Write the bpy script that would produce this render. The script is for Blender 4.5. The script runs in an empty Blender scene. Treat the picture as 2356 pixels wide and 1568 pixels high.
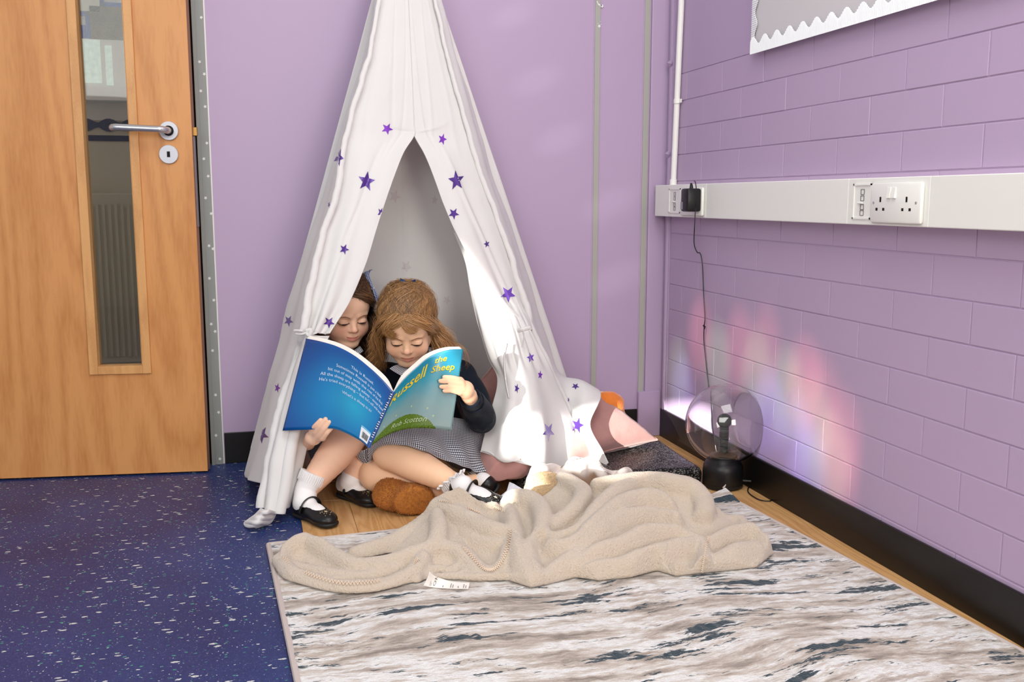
import bpy, bmesh, math, random
import numpy as np
from mathutils import Vector, Matrix
from mathutils.bvhtree import BVHTree
import openvdb

# ------------------------------------------------------------------ camera, world, sun, big lights, exposure
FOC = 2230.0; CH = 0.82; TH = math.atan(326/2230.0); YAW = math.radians(14.74)
fw = np.array([math.sin(YAW)*math.cos(TH), math.cos(YAW)*math.cos(TH), -math.sin(TH)])
rt = np.array([math.cos(YAW), -math.sin(YAW), 0.0]); up = np.cross(rt, fw)
CO = np.array([0.0, 0.0, CH])
scn = bpy.context.scene
col = scn.collection
cd = bpy.data.cameras.new('camera'); cam = bpy.data.objects.new('camera', cd); col.objects.link(cam)
cd.sensor_width = 36; cd.lens = FOC/2356*36; cd.clip_start = 0.05
cam.matrix_world = Matrix(((rt[0], up[0], -fw[0], CO[0]), (rt[1], up[1], -fw[1], CO[1]), (rt[2], up[2], -fw[2], CO[2]), (0, 0, 0, 1)))
scn.camera = cam
wd = bpy.data.worlds.new('world'); scn.world = wd; wd.use_nodes = True
wd.node_tree.nodes['Background'].inputs[0].default_value = (0.93, 0.96, 1.0, 1)
wd.node_tree.nodes['Background'].inputs[1].default_value = 0.42
scn.view_settings.view_transform = 'Standard'; scn.view_settings.look = 'None'
scn.view_settings.gamma = 1; scn.view_settings.use_curve_mapping = False
scn.view_settings.exposure = 0.42
def look(o, tgt):
    d = Vector(tgt) - o.location
    o.rotation_euler = d.to_track_quat('-Z', 'Y').to_euler()
def area(name, loc, tgt, sx, sy, power, color=(1, 1, 1)):
    l = bpy.data.lights.new(name, 'AREA'); l.shape = 'RECTANGLE'; l.size = sx; l.size_y = sy; l.energy = power; l.color = color
    o = bpy.data.objects.new(name, l); col.objects.link(o); o.location = loc; look(o, tgt); return o
area('window_or_fill_light', (-1.3, -1.3, 2.1), (0.5, 2.7, 0.4), 2.2, 1.2, 48, (1.0, 0.985, 0.96))
area('window_or_fill_light', (1.05, -1.2, 1.25), (0.45, 2.7, 0.45), 1.0, 1.0, 27, (1.0, 0.94, 0.86))  # added warm fill to brighten the faces in the tent, not a window
area('ceiling_light', (0.6, 1.0, 2.5), (0.7, 2.0, 0), 1.2, 1.2, 19, (1.0, 0.98, 0.95))
# the sun, let in by the gap in the added gobo behind the camera
SUND = Vector((0.70, 0.72, -0.195)).normalized()
sl = bpy.data.lights.new('sun', 'SUN'); sl.energy = 10.5; sl.angle = math.radians(0.45); sl.color = (1, 0.97, 0.9)
so = bpy.data.objects.new('sun', sl); col.objects.link(so); so.rotation_euler = SUND.to_track_quat('-Z', 'Y').to_euler(); so.location = (-2, -2, 3)

# ------------------------------------------------------------------ geometry from the photograph's pixels to metres
def ray(x, y): return fw*FOC + rt*(x-1178) - up*(y-784)
def W(x, y, d): return CO + ray(x, y)*(d/FOC)
def Z(x, y, z=0.0):
    r = ray(x, y); return CO + r*((z-CH)/r[2])
def PL(x, y, n, p, off=0.0):
    r = ray(x, y); n = np.array(n, float); q = CO + r*(np.dot(np.array(p)-CO, n)/np.dot(r, n))
    return q - r/np.linalg.norm(r)*off
def YP(x, y, yy): return PL(x, y, (0, 1, 0), (0, yy, 0))
def XP(x, y, xx): return PL(x, y, (1, 0, 0), (xx, 0, 0))
def proj(p):
    d = np.array(p)-CO; z = d@fw; return 1178+FOC*(d@rt)/z, 784-FOC*(d@up)/z, z
R = random.Random(7)

# ------------------------------------------------------------------ materials
def lin(c): return tuple((x/255/12.92 if x/255 <= .04045 else ((x/255+.055)/1.055)**2.4) for x in c) + (1,)
MATS = {}
def mat(name, rgb=(200, 200, 200), rough=.6, metal=0, sheen=0, bump=None, var=None, spec=.5, coat=0, bumpd=.001, linear=None, trans=0, ior=1.45, alpha=1, noise_coord='Object', subs=0):
    m = bpy.data.materials.new(name); m.use_nodes = True; MATS[name] = m
    nt = m.node_tree; b = nt.nodes['Principled BSDF']
    c = linear if linear else lin(rgb)
    b.inputs['Base Color'].default_value = c; b.inputs['Roughness'].default_value = rough; b.inputs['Metallic'].default_value = metal
    b.inputs['Specular IOR Level'].default_value = spec; b.inputs['Sheen Weight'].default_value = sheen; b.inputs['Sheen Roughness'].default_value = .4
    b.inputs['Coat Weight'].default_value = coat; b.inputs['Transmission Weight'].default_value = trans; b.inputs['IOR'].default_value = ior
    if subs:
        b.inputs['Subsurface Weight'].default_value = subs; b.inputs['Subsurface Radius'].default_value = (1, .35, .2); b.inputs['Subsurface Scale'].default_value = .006
    tc = nt.nodes.new('ShaderNodeTexCoord')
    if var:   # (scale, amount)
        n = nt.nodes.new('ShaderNodeTexNoise'); n.inputs['Scale'].default_value = var[0]; n.inputs['Detail'].default_value = 4
        nt.links.new(tc.outputs[noise_coord], n.inputs['Vector'])
        mx = nt.nodes.new('ShaderNodeMix'); mx.data_type = 'RGBA'; mx.inputs[6].default_value = tuple(x*(1-var[1]) for x in c[:3])+(1,); mx.inputs[7].default_value = tuple(min(1, x*(1+var[1])) for x in c[:3])+(1,)
        nt.links.new(n.outputs[0], mx.inputs[0]); nt.links.new(mx.outputs[2], b.inputs['Base Color'])
    if bump:  # (scale, strength)
        n = nt.nodes.new('ShaderNodeTexNoise'); n.inputs['Scale'].default_value = bump[0]; n.inputs['Detail'].default_value = 5
        nt.links.new(tc.outputs[noise_coord], n.inputs['Vector'])
        bp = nt.nodes.new('ShaderNodeBump'); bp.inputs['Strength'].default_value = bump[1]; bp.inputs['Distance'].default_value = bumpd
        nt.links.new(n.outputs[0], bp.inputs['Height']); nt.links.new(bp.outputs[0], b.inputs['Normal'])
    return m
def nodes(m): return m.node_tree, m.node_tree.nodes['Principled BSDF']
def N(nt, t, **k):
    n = nt.nodes.new(t)
    for a, v in k.items():
        if a.startswith('i_'):
            a = a[2:]; n.inputs[int(a) if a.isdigit() else a.replace('_', ' ')].default_value = v
        else: setattr(n, a, v)
    return n
def ramp(nt, fac, stops, interp='LINEAR'):
    r = nt.nodes.new('ShaderNodeValToRGB'); r.color_ramp.interpolation = interp
    el = r.color_ramp.elements
    while len(el) < len(stops): el.new(.5)
    for e, (p, c) in zip(el, stops): e.position = p; e.color = c
    nt.links.new(fac, r.inputs[0]); return r

purple = mat('lilac_paint', linear=(.475, .36, .52, 1), rough=.5, bump=(90, .22), bumpd=.0015, var=(3, .03))
purple_flat = mat('lilac_paint_smooth', linear=(.46, .35, .51, 1), rough=.5, bump=(60, .06), var=(2, .03))
white_plastic = mat('white_plastic', (238, 238, 232), rough=.35)
white_cloth = mat('white_cotton', (240, 240, 238), rough=.9, bump=(500, .15), bumpd=.0006, sheen=.1)
nt, b = nodes(white_cloth)   # thin cotton lets some light through
tr = N(nt, 'ShaderNodeBsdfTranslucent', i_Color=lin((236, 222, 224))); ms = N(nt, 'ShaderNodeMixShader', i_0=.24)
nt.links.new(b.outputs[0], ms.inputs[1]); nt.links.new(tr.outputs[0], ms.inputs[2]); nt.links.new(ms.outputs[0], nt.nodes['Material Output'].inputs[0])
black_skirting = mat('black_skirting_vinyl', (14, 11, 10), rough=.36, var=(4, .4))
grey_metal = mat('grey_painted_metal', (142, 146, 143), rough=.45, bump=(30, .05))
strip_grey = mat('grey_strip', (168, 168, 160), rough=.45)
silver = mat('brushed_aluminium', (200, 200, 204), rough=.32, metal=.85)
silver_plate = mat('satin_plate', (196, 198, 204), rough=.4, metal=.3)
dark = mat('dark_hole', (12, 11, 12), rough=.8)
brass = mat('brass', (170, 130, 70), rough=.4, metal=.8)
black_plastic = mat('black_plastic', (18, 18, 20), rough=.38)
black_leather = mat('black_leather', (16, 15, 17), rough=.36, bump=(400, .15), bumpd=.0004)
black_sole = mat('black_rubber', (22, 22, 24), rough=.55)
paper = mat('paper', (240, 234, 226), rough=.7)
glass = mat('clear_glass', (255, 255, 255), rough=.0, trans=1, ior=1.45)
sock_white = mat('white_sock_cotton', (242, 240, 240), rough=.9, bump=(350, .4), bumpd=.001)

def wood_mat(name, c1, c2, scale=(1, 1, 1), ring=6, dist=3, rough=.4, coord='Object', band='X'):
    m = mat(name, c1, rough=rough); nt, b = nodes(m)
    tc = N(nt, 'ShaderNodeTexCoord'); mp = N(nt, 'ShaderNodeMapping'); mp.inputs['Scale'].default_value = scale
    nt.links.new(tc.outputs[coord], mp.inputs[0])
    n1 = N(nt, 'ShaderNodeTexNoise', i_Scale=ring, i_Detail=2.0); nt.links.new(mp.outputs[0], n1.inputs['Vector'])
    mu = N(nt, 'ShaderNodeMath', operation='MULTIPLY', i_1=float(dist)); nt.links.new(n1.outputs[0], mu.inputs[0])
    fr = N(nt, 'ShaderNodeMath', operation='PINGPONG', i_1=.5); nt.links.new(mu.outputs[0], fr.inputs[0])
    mp2 = N(nt, 'ShaderNodeMapping'); mp2.inputs['Scale'].default_value = tuple(s*8 for s in scale)
    nt.links.new(tc.outputs[coord], mp2.inputs[0])
    n2 = N(nt, 'ShaderNodeTexNoise', i_Scale=ring*5.0, i_Detail=6.0); nt.links.new(mp2.outputs[0], n2.inputs['Vector'])
    ad = N(nt, 'ShaderNodeMath', operation='MULTIPLY_ADD', i_1=.9); nt.links.new(fr.outputs[0], ad.inputs[0])
    m3 = N(nt, 'ShaderNodeMath', operation='MULTIPLY', i_1=.75); nt.links.new(n2.outputs[0], m3.inputs[0]); nt.links.new(m3.outputs[0], ad.inputs[2])
    rp = ramp(nt, ad.outputs[0], [(.25, lin(c2)), (.75, lin(c1))]); nt.links.new(rp.outputs[0], b.inputs['Base Color'])
    return m
door_wood = wood_mat('beech_veneer', (210, 148, 88), (190, 126, 68), (2.2, 2.2, .30), 1.5, 13, .42)
bead_wood = wood_mat('beech_bead', (214, 160, 100), (196, 140, 84), (6, 6, 1), 3, 4, .4)
floor_wood = wood_mat('oak_laminate', (218, 172, 116), (190, 138, 84), (7, .55, 1), 2.2, 12, .32)

# blue safety vinyl with white, green and grey flecks
blue_vinyl = mat('speckled_blue_vinyl', (44, 62, 112), rough=.42, bump=(700, .25), bumpd=.0006)
nt, b = nodes(blue_vinyl)
tc = N(nt, 'ShaderNodeTexCoord')
base = N(nt, 'ShaderNodeTexNoise', i_Scale=3.0); nt.links.new(tc.outputs['Object'], base.inputs['Vector'])
br = ramp(nt, base.outputs[0], [(.3, lin((30, 42, 94))), (.7, lin((38, 58, 114)))])
last = br.outputs[0]
for i, (sc, th, cl, ax) in enumerate([(70, .16, (206, 208, 204), .45), (95, .13, (60, 150, 128), .6), (120, .11, (190, 196, 200), .9), (260, .2, (78, 86, 128), 1.0), (200, .17, (24, 30, 60), 1.0)]):
    mp = N(nt, 'ShaderNodeMapping'); mp.inputs['Scale'].default_value = (ax, 1.1, 1); mp.inputs['Location'].default_value = (i*3.1, i*1.7, 0); mp.inputs['Rotation'].default_value = (0, 0, .25*(i % 3-1))
    nt.links.new(tc.outputs['Object'], mp.inputs[0])
    nz = N(nt, 'ShaderNodeTexNoise', i_Scale=sc*1.6, i_Detail=1.0); nt.links.new(mp.outputs[0], nz.inputs['Vector'])
    sb = N(nt, 'ShaderNodeVectorMath', operation='MULTIPLY_ADD'); sb.inputs[1].default_value = (.006, .006, 0); nt.links.new(nz.outputs[1], sb.inputs[0]); nt.links.new(mp.outputs[0], sb.inputs[2])
    v = N(nt, 'ShaderNodeTexVoronoi', i_Scale=sc, voronoi_dimensions='2D'); v.feature = 'F1'; nt.links.new(sb.outputs[0], v.inputs['Vector'])
    sx = N(nt, 'ShaderNodeSeparateColor'); nt.links.new(v.outputs['Color'], sx.inputs[0])
    # a cell carries a fleck only if its random value is low; the fleck's size varies too
    pick = N(nt, 'ShaderNodeMath', operation='LESS_THAN', i_1=.24 if i < 3 else .45); nt.links.new(sx.outputs[0], pick.inputs[0])
    siz = N(nt, 'ShaderNodeMath', operation='MULTIPLY', i_1=th*1.6); nt.links.new(sx.outputs[1], siz.inputs[0])
    inr = N(nt, 'ShaderNodeMath', operation='LESS_THAN'); nt.links.new(v.outputs['Distance'], inr.inputs[0]); nt.links.new(siz.outputs[0], inr.inputs[1])
    ml = N(nt, 'ShaderNodeMath', operation='MULTIPLY'); nt.links.new(pick.outputs[0], ml.inputs[0]); nt.links.new(inr.outputs[0], ml.inputs[1])
    mx = N(nt, 'ShaderNodeMix', data_type='RGBA'); mx.inputs[7].default_value = lin(cl); nt.links.new(ml.outputs[0], mx.inputs[0]); nt.links.new(last, mx.inputs[6]); last = mx.outputs[2]
nt.links.new(last, b.inputs['Base Color'])

# abstract streaky rug
rug_mat = mat('streaky_rug_pile', (190, 184, 176), rough=.9, sheen=.25)
nt, b = nodes(rug_mat)
tc = N(nt, 'ShaderNodeTexCoord')
wv = N(nt, 'ShaderNodeTexNoise', i_Scale=1.5, i_Detail=2.0); nt.links.new(tc.outputs['Object'], wv.inputs['Vector'])
wa = N(nt, 'ShaderNodeVectorMath', operation='MULTIPLY_ADD'); wa.inputs[1].default_value = (.3, .22, 0); nt.links.new(wv.outputs[1], wa.inputs[0]); nt.links.new(tc.outputs['Object'], wa.inputs[2])
mp = N(nt, 'ShaderNodeMapping'); mp.inputs['Scale'].default_value = (1.0, 5.0, 1); mp.inputs['Rotation'].default_value = (0, 0, .16); nt.links.new(wa.outputs[0], mp.inputs[0])
n1 = N(nt, 'ShaderNodeTexNoise', i_Scale=3.0, i_Detail=12.0, i_Roughness=.74); nt.links.new(mp.outputs[0], n1.inputs['Vector'])
r1 = ramp(nt, n1.outputs[0], [(.30, lin((92, 84, 78))), (.40, lin((142, 132, 122))), (.465, lin((186, 174, 162))), (.52, lin((214, 210, 204))), (.55, lin((230, 232, 232))), (.60, lin((192, 180, 170))), (.70, lin((122, 114, 106)))])
n2 = []
for sc_, lo_, thr in ((3.4, 2.6, .568), (9.0, 7.1, .604)):
    mp2 = N(nt, 'ShaderNodeMapping'); mp2.inputs['Scale'].default_value = (1.0, 5.0, 1); mp2.inputs['Rotation'].default_value = (0, 0, .16); mp2.inputs['Location'].default_value = (4.2, lo_, 0); nt.links.new(wa.outputs[0], mp2.inputs[0])
    q_ = N(nt, 'ShaderNodeTexNoise', i_Scale=sc_, i_Detail=12.0, i_Roughness=.7); nt.links.new(mp2.outputs[0], q_.inputs['Vector'])
    n2.append(ramp(nt, q_.outputs[0], [(thr, (0, 0, 0, 1)), (thr+.012, (1, 1, 1, 1))]))
r2 = N(nt, 'ShaderNodeMath', operation='MAXIMUM'); nt.links.new(n2[0].outputs[0], r2.inputs[0]); nt.links.new(n2[1].outputs[0], r2.inputs[1])
mx = N(nt, 'ShaderNodeMix', data_type='RGBA'); mx.inputs[7].default_value = lin((38, 58, 68)); nt.links.new(r2.outputs[0], mx.inputs[0]); nt.links.new(r1.outputs[0], mx.inputs[6])
nt.links.new(mx.outputs[2], b.inputs['Base Color'])
n3 = N(nt, 'ShaderNodeTexNoise', i_Scale=230.0, i_Detail=3.0); nt.links.new(tc.outputs['Object'], n3.inputs['Vector'])
bp = N(nt, 'ShaderNodeBump', i_Strength=.7, i_Distance=.004); nt.links.new(n3.outputs[0], bp.inputs['Height']); nt.links.new(bp.outputs[0], b.inputs['Normal'])
rug_edge = mat('rug_binding', (196, 184, 178), rough=.9, bump=(300, .5))

# fleece
fleece = mat('beige_fleece', (212, 196, 177), rough=1.0, sheen=.5, var=(9, .05))
nt, b = nodes(fleece)
tc = N(nt, 'ShaderNodeTexCoord')
n3 = N(nt, 'ShaderNodeTexNoise', i_Scale=210.0, i_Detail=4.0, i_Roughness=.6); nt.links.new(tc.outputs['Object'], n3.inputs['Vector'])
bp = N(nt, 'ShaderNodeBump', i_Strength=1.0, i_Distance=.006); nt.links.new(n3.outputs[0], bp.inputs['Height']); nt.links.new(bp.outputs[0], b.inputs['Normal'])
stitch = mat('cream_thread', (226, 206, 184), rough=.9)
pink_velvet = mat('dusty_pink_chenille', (178, 132, 126), rough=.85, sheen=.6, var=(40, .12), bump=(160, .5), bumpd=.0015)
orange_plush = mat('orange_plush', (232, 128, 50), rough=1, sheen=.6, bump=(200, .8), bumpd=.004)
fur_brown = mat('rust_brown_fur', (178, 112, 44), rough=.9, var=(120, .35), sheen=.3)
fur_cream = mat('cream_yellow_fur', (238, 212, 170), rough=.95, var=(60, .08), bump=(220, .8), bumpd=.004, sheen=.4)
sequin = mat('black_sequin_fabric', (26, 26, 28), rough=.35)
nt, b = nodes(sequin)
tc = N(nt, 'ShaderNodeTexCoord'); v = N(nt, 'ShaderNodeTexVoronoi', i_Scale=420.0); nt.links.new(tc.outputs['Object'], v.inputs['Vector'])
sp = N(nt, 'ShaderNodeSeparateColor'); nt.links.new(v.outputs['Color'], sp.inputs[0])
rp = ramp(nt, sp.outputs[0], [(.0, lin((10, 10, 12))), (.6, lin((30, 30, 32))), (.75, lin((128, 128, 124)))], 'CONSTANT'); nt.links.new(rp.outputs[0], b.inputs['Base Color'])
r3 = ramp(nt, sp.outputs[1], [(0, (.2, .2, .2, 1)), (1, (.7, .7, .7, 1))]); nt.links.new(r3.outputs[0], b.inputs['Roughness'])
b.inputs['Metallic'].default_value = .5
cm = N(nt, 'ShaderNodeBump', i_Strength=.8, i_Distance=.002); nt.links.new(sp.outputs[2], cm.inputs['Height']); nt.links.new(cm.outputs[0], b.inputs['Normal'])
# gingham by cloth coordinates in metres (uv)
def gingham(name, c_dark, c_mid, c_light, pitch=.0050):
    m = mat(name, c_mid, rough=.85, sheen=.15); nt, b = nodes(m)
    uv = N(nt, 'ShaderNodeUVMap'); sp = N(nt, 'ShaderNodeSeparateXYZ'); nt.links.new(uv.outputs[0], sp.inputs[0])
    outs = []
    for k in (0, 1):
        d = N(nt, 'ShaderNodeMath', operation='DIVIDE', i_1=pitch); nt.links.new(sp.outputs[k], d.inputs[0])
        f = N(nt, 'ShaderNodeMath', operation='FRACT'); nt.links.new(d.outputs[0], f.inputs[0])
        g = N(nt, 'ShaderNodeMath', operation='GREATER_THAN', i_1=.5); nt.links.new(f.outputs[0], g.inputs[0]); outs.append(g)
    s = N(nt, 'ShaderNodeMath', operation='ADD'); nt.links.new(outs[0].outputs[0], s.inputs[0]); nt.links.new(outs[1].outputs[0], s.inputs[1])
    h = N(nt, 'ShaderNodeMath', operation='MULTIPLY', i_1=.4); nt.links.new(s.outputs[0], h.inputs[0])
    r = ramp(nt, h.outputs[0], [(0, lin(c_light)), (.3, lin(c_mid)), (.7, lin(c_dark))], 'CONSTANT'); nt.links.new(r.outputs[0], b.inputs['Base Color'])
    return m
gingham_navy = gingham('navy_gingham', (26, 30, 46), (130, 134, 146), (232, 232, 234))
gingham_blue = gingham('blue_gingham', (30, 50, 104), (110, 130, 176), (214, 220, 234), .0045)
navy_knit = mat('navy_knit', (20, 27, 38), rough=.95, spec=.2, sheen=.06, bump=(300, .6), bumpd=.001)
# skin and hair: the colours of lips, cheeks and nails come as vertex colours
skin = mat('skin', (226, 178, 150), rough=.5, subs=.07, spec=.35)
nt, b = nodes(skin); at_ = N(nt, 'ShaderNodeAttribute', attribute_name='tint'); nt.links.new(at_.outputs[0], b.inputs['Base Color'])
n3 = N(nt, 'ShaderNodeTexNoise', i_Scale=300.0, i_Detail=3.0); tc = N(nt, 'ShaderNodeTexCoord'); nt.links.new(tc.outputs['Object'], n3.inputs['Vector'])
bp = N(nt, 'ShaderNodeBump', i_Strength=.12, i_Distance=.001); nt.links.new(n3.outputs[0], bp.inputs['Height']); nt.links.new(bp.outputs[0], b.inputs['Normal'])
def hair_mat(name, c1, c2):
    m = mat(name, c1, rough=.42, spec=.4); nt, b = nodes(m)
    a = N(nt, 'ShaderNodeAttribute', attribute_name='shade'); r = ramp(nt, a.outputs['Fac'], [(0, lin(c1)), (1, lin(c2))]); nt.links.new(r.outputs[0], b.inputs['Base Color']); return m
hair_light = hair_mat('golden_brown_hair', (62, 40, 26), (206, 154, 98))
hair_dark = hair_mat('chestnut_hair', (48, 31, 22), (138, 98, 66))
lash_mat = mat('lashes', (44, 26, 20), rough=.8)
brow_mat = mat('brow_hair', (120, 82, 52), rough=.8)
purple_foil = mat('purple_foil', (84, 52, 138), rough=.3, metal=.25)
purple_glitter = mat('purple_glitter_foil', (132, 62, 190), rough=.35, metal=.4, var=(300, .4))
lilac_foil = mat('lilac_foil', (120, 80, 190), rough=.35, metal=.2)

# ------------------------------------------------------------------ object helpers
def tag(o, label=None, cat=None, group=None, kind=None):
    if label: o['label'] = label
    if cat: o['category'] = cat
    if group: o['group'] = group
    if kind: o['kind'] = kind
    return o
def empty(name, loc, label=None, cat=None, group=None, kind=None):
    o = bpy.data.objects.new(name, None); col.objects.link(o); o.location = Vector([float(v) for v in loc]); o.empty_display_size = .05
    return tag(o, label, cat, group, kind)
def mk(name, verts, faces, m, parent=None, smooth=True, uvs=None, kind=None, label=None):
    me = bpy.data.meshes.new(name)
    verts = np.asarray(verts, dtype=float)
    if parent is not None: verts = verts - np.array(parent_loc(parent))
    me.from_pydata([tuple(v) for v in verts], [], [tuple(int(i) for i in f) for f in faces]); me.update()
    if smooth: me.polygons.foreach_set('use_smooth', [True]*len(me.polygons))
    if uvs is not None:
        l = me.uv_layers.new(name='UVMap'); uvs = np.asarray(uvs)
        idx = np.zeros(len(me.loops), dtype=np.int32); me.loops.foreach_get('vertex_index', idx); l.data.foreach_set('uv', uvs[idx].astype(np.float32).ravel())
    o = bpy.data.objects.new(name, me); col.objects.link(o); me.materials.append(m)
    if parent is not None: o.parent = parent
    if kind: o['kind'] = kind
    if label: o['label'] = label
    return o
def parent_loc(p):
    v = Vector((0, 0, 0))
    while p is not None: v += p.location; p = p.parent
    return v
def fast(name, P, Q, m, parent=None, kind=None, label=None):
    """quads from numpy arrays"""
    P = np.asarray(P, dtype=np.float32)
    if parent is not None: P = P - np.array(parent_loc(parent), dtype=np.float32)
    me = bpy.data.meshes.new(name); me.vertices.add(len(P)); me.vertices.foreach_set('co', P.ravel().astype(np.float32))
    n = Q.shape[1]
    me.loops.add(len(Q)*n); me.loops.foreach_set('vertex_index', Q.ravel().astype(np.int32))
    me.polygons.add(len(Q)); me.polygons.foreach_set('loop_start', np.arange(0, len(Q)*n, n, dtype=np.int32)); me.polygons.foreach_set('loop_total', np.full(len(Q), n, dtype=np.int32))
    me.update(calc_edges=True); me.polygons.foreach_set('use_smooth', np.ones(len(Q), dtype=bool)); me.materials.append(m)
    o = bpy.data.objects.new(name, me); col.objects.link(o)
    if parent is not None: o.parent = parent
    if kind: o['kind'] = kind
    if label: o['label'] = label
    return o
class G:
    """collects boxes, tubes and lathes into one mesh"""
    def __init__(s): s.v = []; s.f = []
    def add(s, v, f):
        n = len(s.v); s.v += [tuple(float(c) for c in p) for p in v]; s.f += [tuple(i+n for i in q) for q in f]; return s
    def box(s, a, b, M=None, bev=0):
        a = list(a); b = list(b)
        for i in range(3):
            if a[i] > b[i]: a[i], b[i] = b[i], a[i]
        if bev > 0:
            bm = bmesh.new(); bmesh.ops.create_cube(bm, size=1)
            for v in bm.verts: v.co = Vector([(a[i]+b[i])/2+v.co[i]*(b[i]-a[i]) for i in range(3)])
            bmesh.ops.bevel(bm, geom=list(bm.edges), offset=bev, segments=2, affect='EDGES', profile=.5)
            vs = [tuple((M @ v.co) if M else v.co) for v in bm.verts]; fs = [[v.index for v in f.verts] for f in bm.faces]; bm.free(); return s.add(vs, fs)
        vs = [(x, y, z) for x in (a[0], b[0]) for y in (a[1], b[1]) for z in (a[2], b[2])]
        if M: vs = [tuple(M @ Vector(v)) for v in vs]
        return s.add(vs, [(0, 1, 3, 2), (4, 6, 7, 5), (0, 4, 5, 1), (2, 3, 7, 6), (0, 2, 6, 4), (1, 5, 7, 3)])
    def tube(s, pts, r, n=8, cap=True, flat=1.0, ref=None):
        pts = [np.array(p, float) for p in pts]; rs = r if hasattr(r, '__len__') else [r]*len(pts)
        vs = []; u = None
        for i, p in enumerate(pts):
            t = pts[min(i+1, len(pts)-1)]-pts[max(i-1, 0)]; t = t/(np.linalg.norm(t)+1e-9)
            if ref is not None: u = np.array(ref, float)
            elif u is None: u = np.array((0, 0, 1.)) if abs(t[2]) < .9 else np.array((1., 0, 0))
            u = u-t*np.dot(u, t); u /= np.linalg.norm(u)+1e-9; w = np.cross(t, u)
            for k in range(n):
                a = 2*math.pi*k/n; vs.append(p+(u*math.cos(a)*flat+w*math.sin(a))*rs[i])
        fs = [(i*n+k, i*n+(k+1) % n, (i+1)*n+(k+1) % n, (i+1)*n+k) for i in range(len(pts)-1) for k in range(n)]
        if cap: fs += [tuple(range(n))[::-1], tuple((len(pts)-1)*n+k for k in range(n))]
        return s.add(vs, fs)
    def lathe(s, prof, n=32, M=None, cap=True):
        vs = []
        for (r, z) in prof:
            for k in range(n):
                a = 2*math.pi*k/n; v = Vector((r*math.cos(a), r*math.sin(a), z)); vs.append(tuple(M @ v) if M else tuple(v))
        fs = [(i*n+k, i*n+(k+1) % n, (i+1)*n+(k+1) % n, (i+1)*n+k) for i in range(len(prof)-1) for k in range(n)]
        if cap: fs += [tuple(range(n))[::-1], tuple((len(prof)-1)*n+k for k in range(n))]
        return s.add(vs, fs)
    def build(s, name, m, parent=None, smooth=False, **k):
        o = mk(name, s.v, s.f, m, parent, smooth=False, **k)
        if smooth:
            me = o.data; me.polygons.foreach_set('use_smooth', [True]*len(me.polygons)); me.set_sharp_from_angle(angle=math.radians(40))
        return o
def cr(P, n):
    """Catmull-Rom through P (k x 3), n samples"""
    P = np.asarray(P, float); k = len(P)
    if k == 2:
        t = np.linspace(0, 1, n)[:, None]; return P[0]*(1-t)+P[1]*t
    E = np.vstack([2*P[0]-P[1], P, 2*P[-1]-P[-2]]); t = np.linspace(0, k-1-1e-9, n); i = t.astype(int); f = (t-i)[:, None]
    a, b_, c, d = E[i], E[i+1], E[i+2], E[i+3]
    return .5*((2*b_)+(-a+c)*f+(2*a-5*b_+4*c-d)*f**2+(-a+3*b_-3*c+d)*f**3)
def fnoise(P, scale, seed=0, octaves=3):
    P = np.asarray(P)*scale; r = np.random.RandomState(seed); out = np.zeros(P.shape[:-1]); amp = 1.
    for o in range(octaves):
        for k in range(4):
            d = r.normal(size=P.shape[-1]); d *= (2**o)*(.7+.6*r.rand())/np.linalg.norm(d)*3
            out += amp*np.sin(P@d+r.rand()*7)/4
        amp *= .55
    return out
def grid_faces(nv, nu, off=0):
    I = np.arange(nv*nu).reshape(nv, nu)+off
    return np.stack([I[:-1, :-1].ravel(), I[:-1, 1:].ravel(), I[1:, 1:].ravel(), I[1:, :-1].ravel()], 1)
def sheet(name, rows, m, parent=None, nu=60, nv=60, thick=.0016, disp=None, rowpos=None, **k):
    """cloth through rows of control points; disp(u, v, P) moves it along its normal"""
    rows = [cr(r, nu) for r in rows]; A = np.stack(rows, 0)            # R x nu x 3
    A = np.stack([cr(A[:, j], nv) for j in range(nu)], 1)              # nv x nu x 3
    du = np.gradient(A, axis=1); dv = np.gradient(A, axis=0); nn = np.cross(du, dv); nn /= np.linalg.norm(nn, axis=2, keepdims=True)+1e-12
    if disp is not None:
        u, v = np.meshgrid(np.linspace(0, 1, nu), np.linspace(0, 1, nv)); A = A+nn*disp(u, v, A)[..., None]
        du = np.gradient(A, axis=1); dv = np.gradient(A, axis=0); nn = np.cross(du, dv); nn /= np.linalg.norm(nn, axis=2, keepdims=True)+1e-12
    lu = np.cumsum(np.linalg.norm(np.diff(A, axis=1, prepend=A[:, :1]), axis=2), axis=1); lv = np.cumsum(np.linalg.norm(np.diff(A, axis=0, prepend=A[:1]), axis=2), axis=0)
    U = np.broadcast_to(lu.mean(0)[None], lu.shape)-lu.mean()/1; V = np.broadcast_to(lv.mean(1)[:, None], lv.shape)
    uv = np.stack([U.ravel(), V.ravel()], 1)
    P = np.vstack([A.reshape(-1, 3), (A-nn*thick).reshape(-1, 3)]); F1 = grid_faces(nv, nu); F2 = grid_faces(nv, nu, nv*nu)[:, ::-1]
    I = np.arange(nv*nu).reshape(nv, nu); bd = np.concatenate([I[0], I[1:, -1], I[-1, -2::-1], I[-2:0:-1, 0]]); nb = np.roll(bd, -1); o_ = nv*nu
    F3 = np.stack([bd, bd+o_, nb+o_, nb], 1)
    o = fast(name, P, np.vstack([F1, F2, F3]), m, parent, **k)
    l = o.data.uv_layers.new(name='UVMap'); idx = np.zeros(len(o.data.loops), dtype=np.int32); o.data.loops.foreach_get('vertex_index', idx)
    l.data.foreach_set('uv', np.vstack([uv, uv])[idx].astype(np.float32).ravel())
    o['_'] = 0; del o['_']
    return o, A
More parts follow.
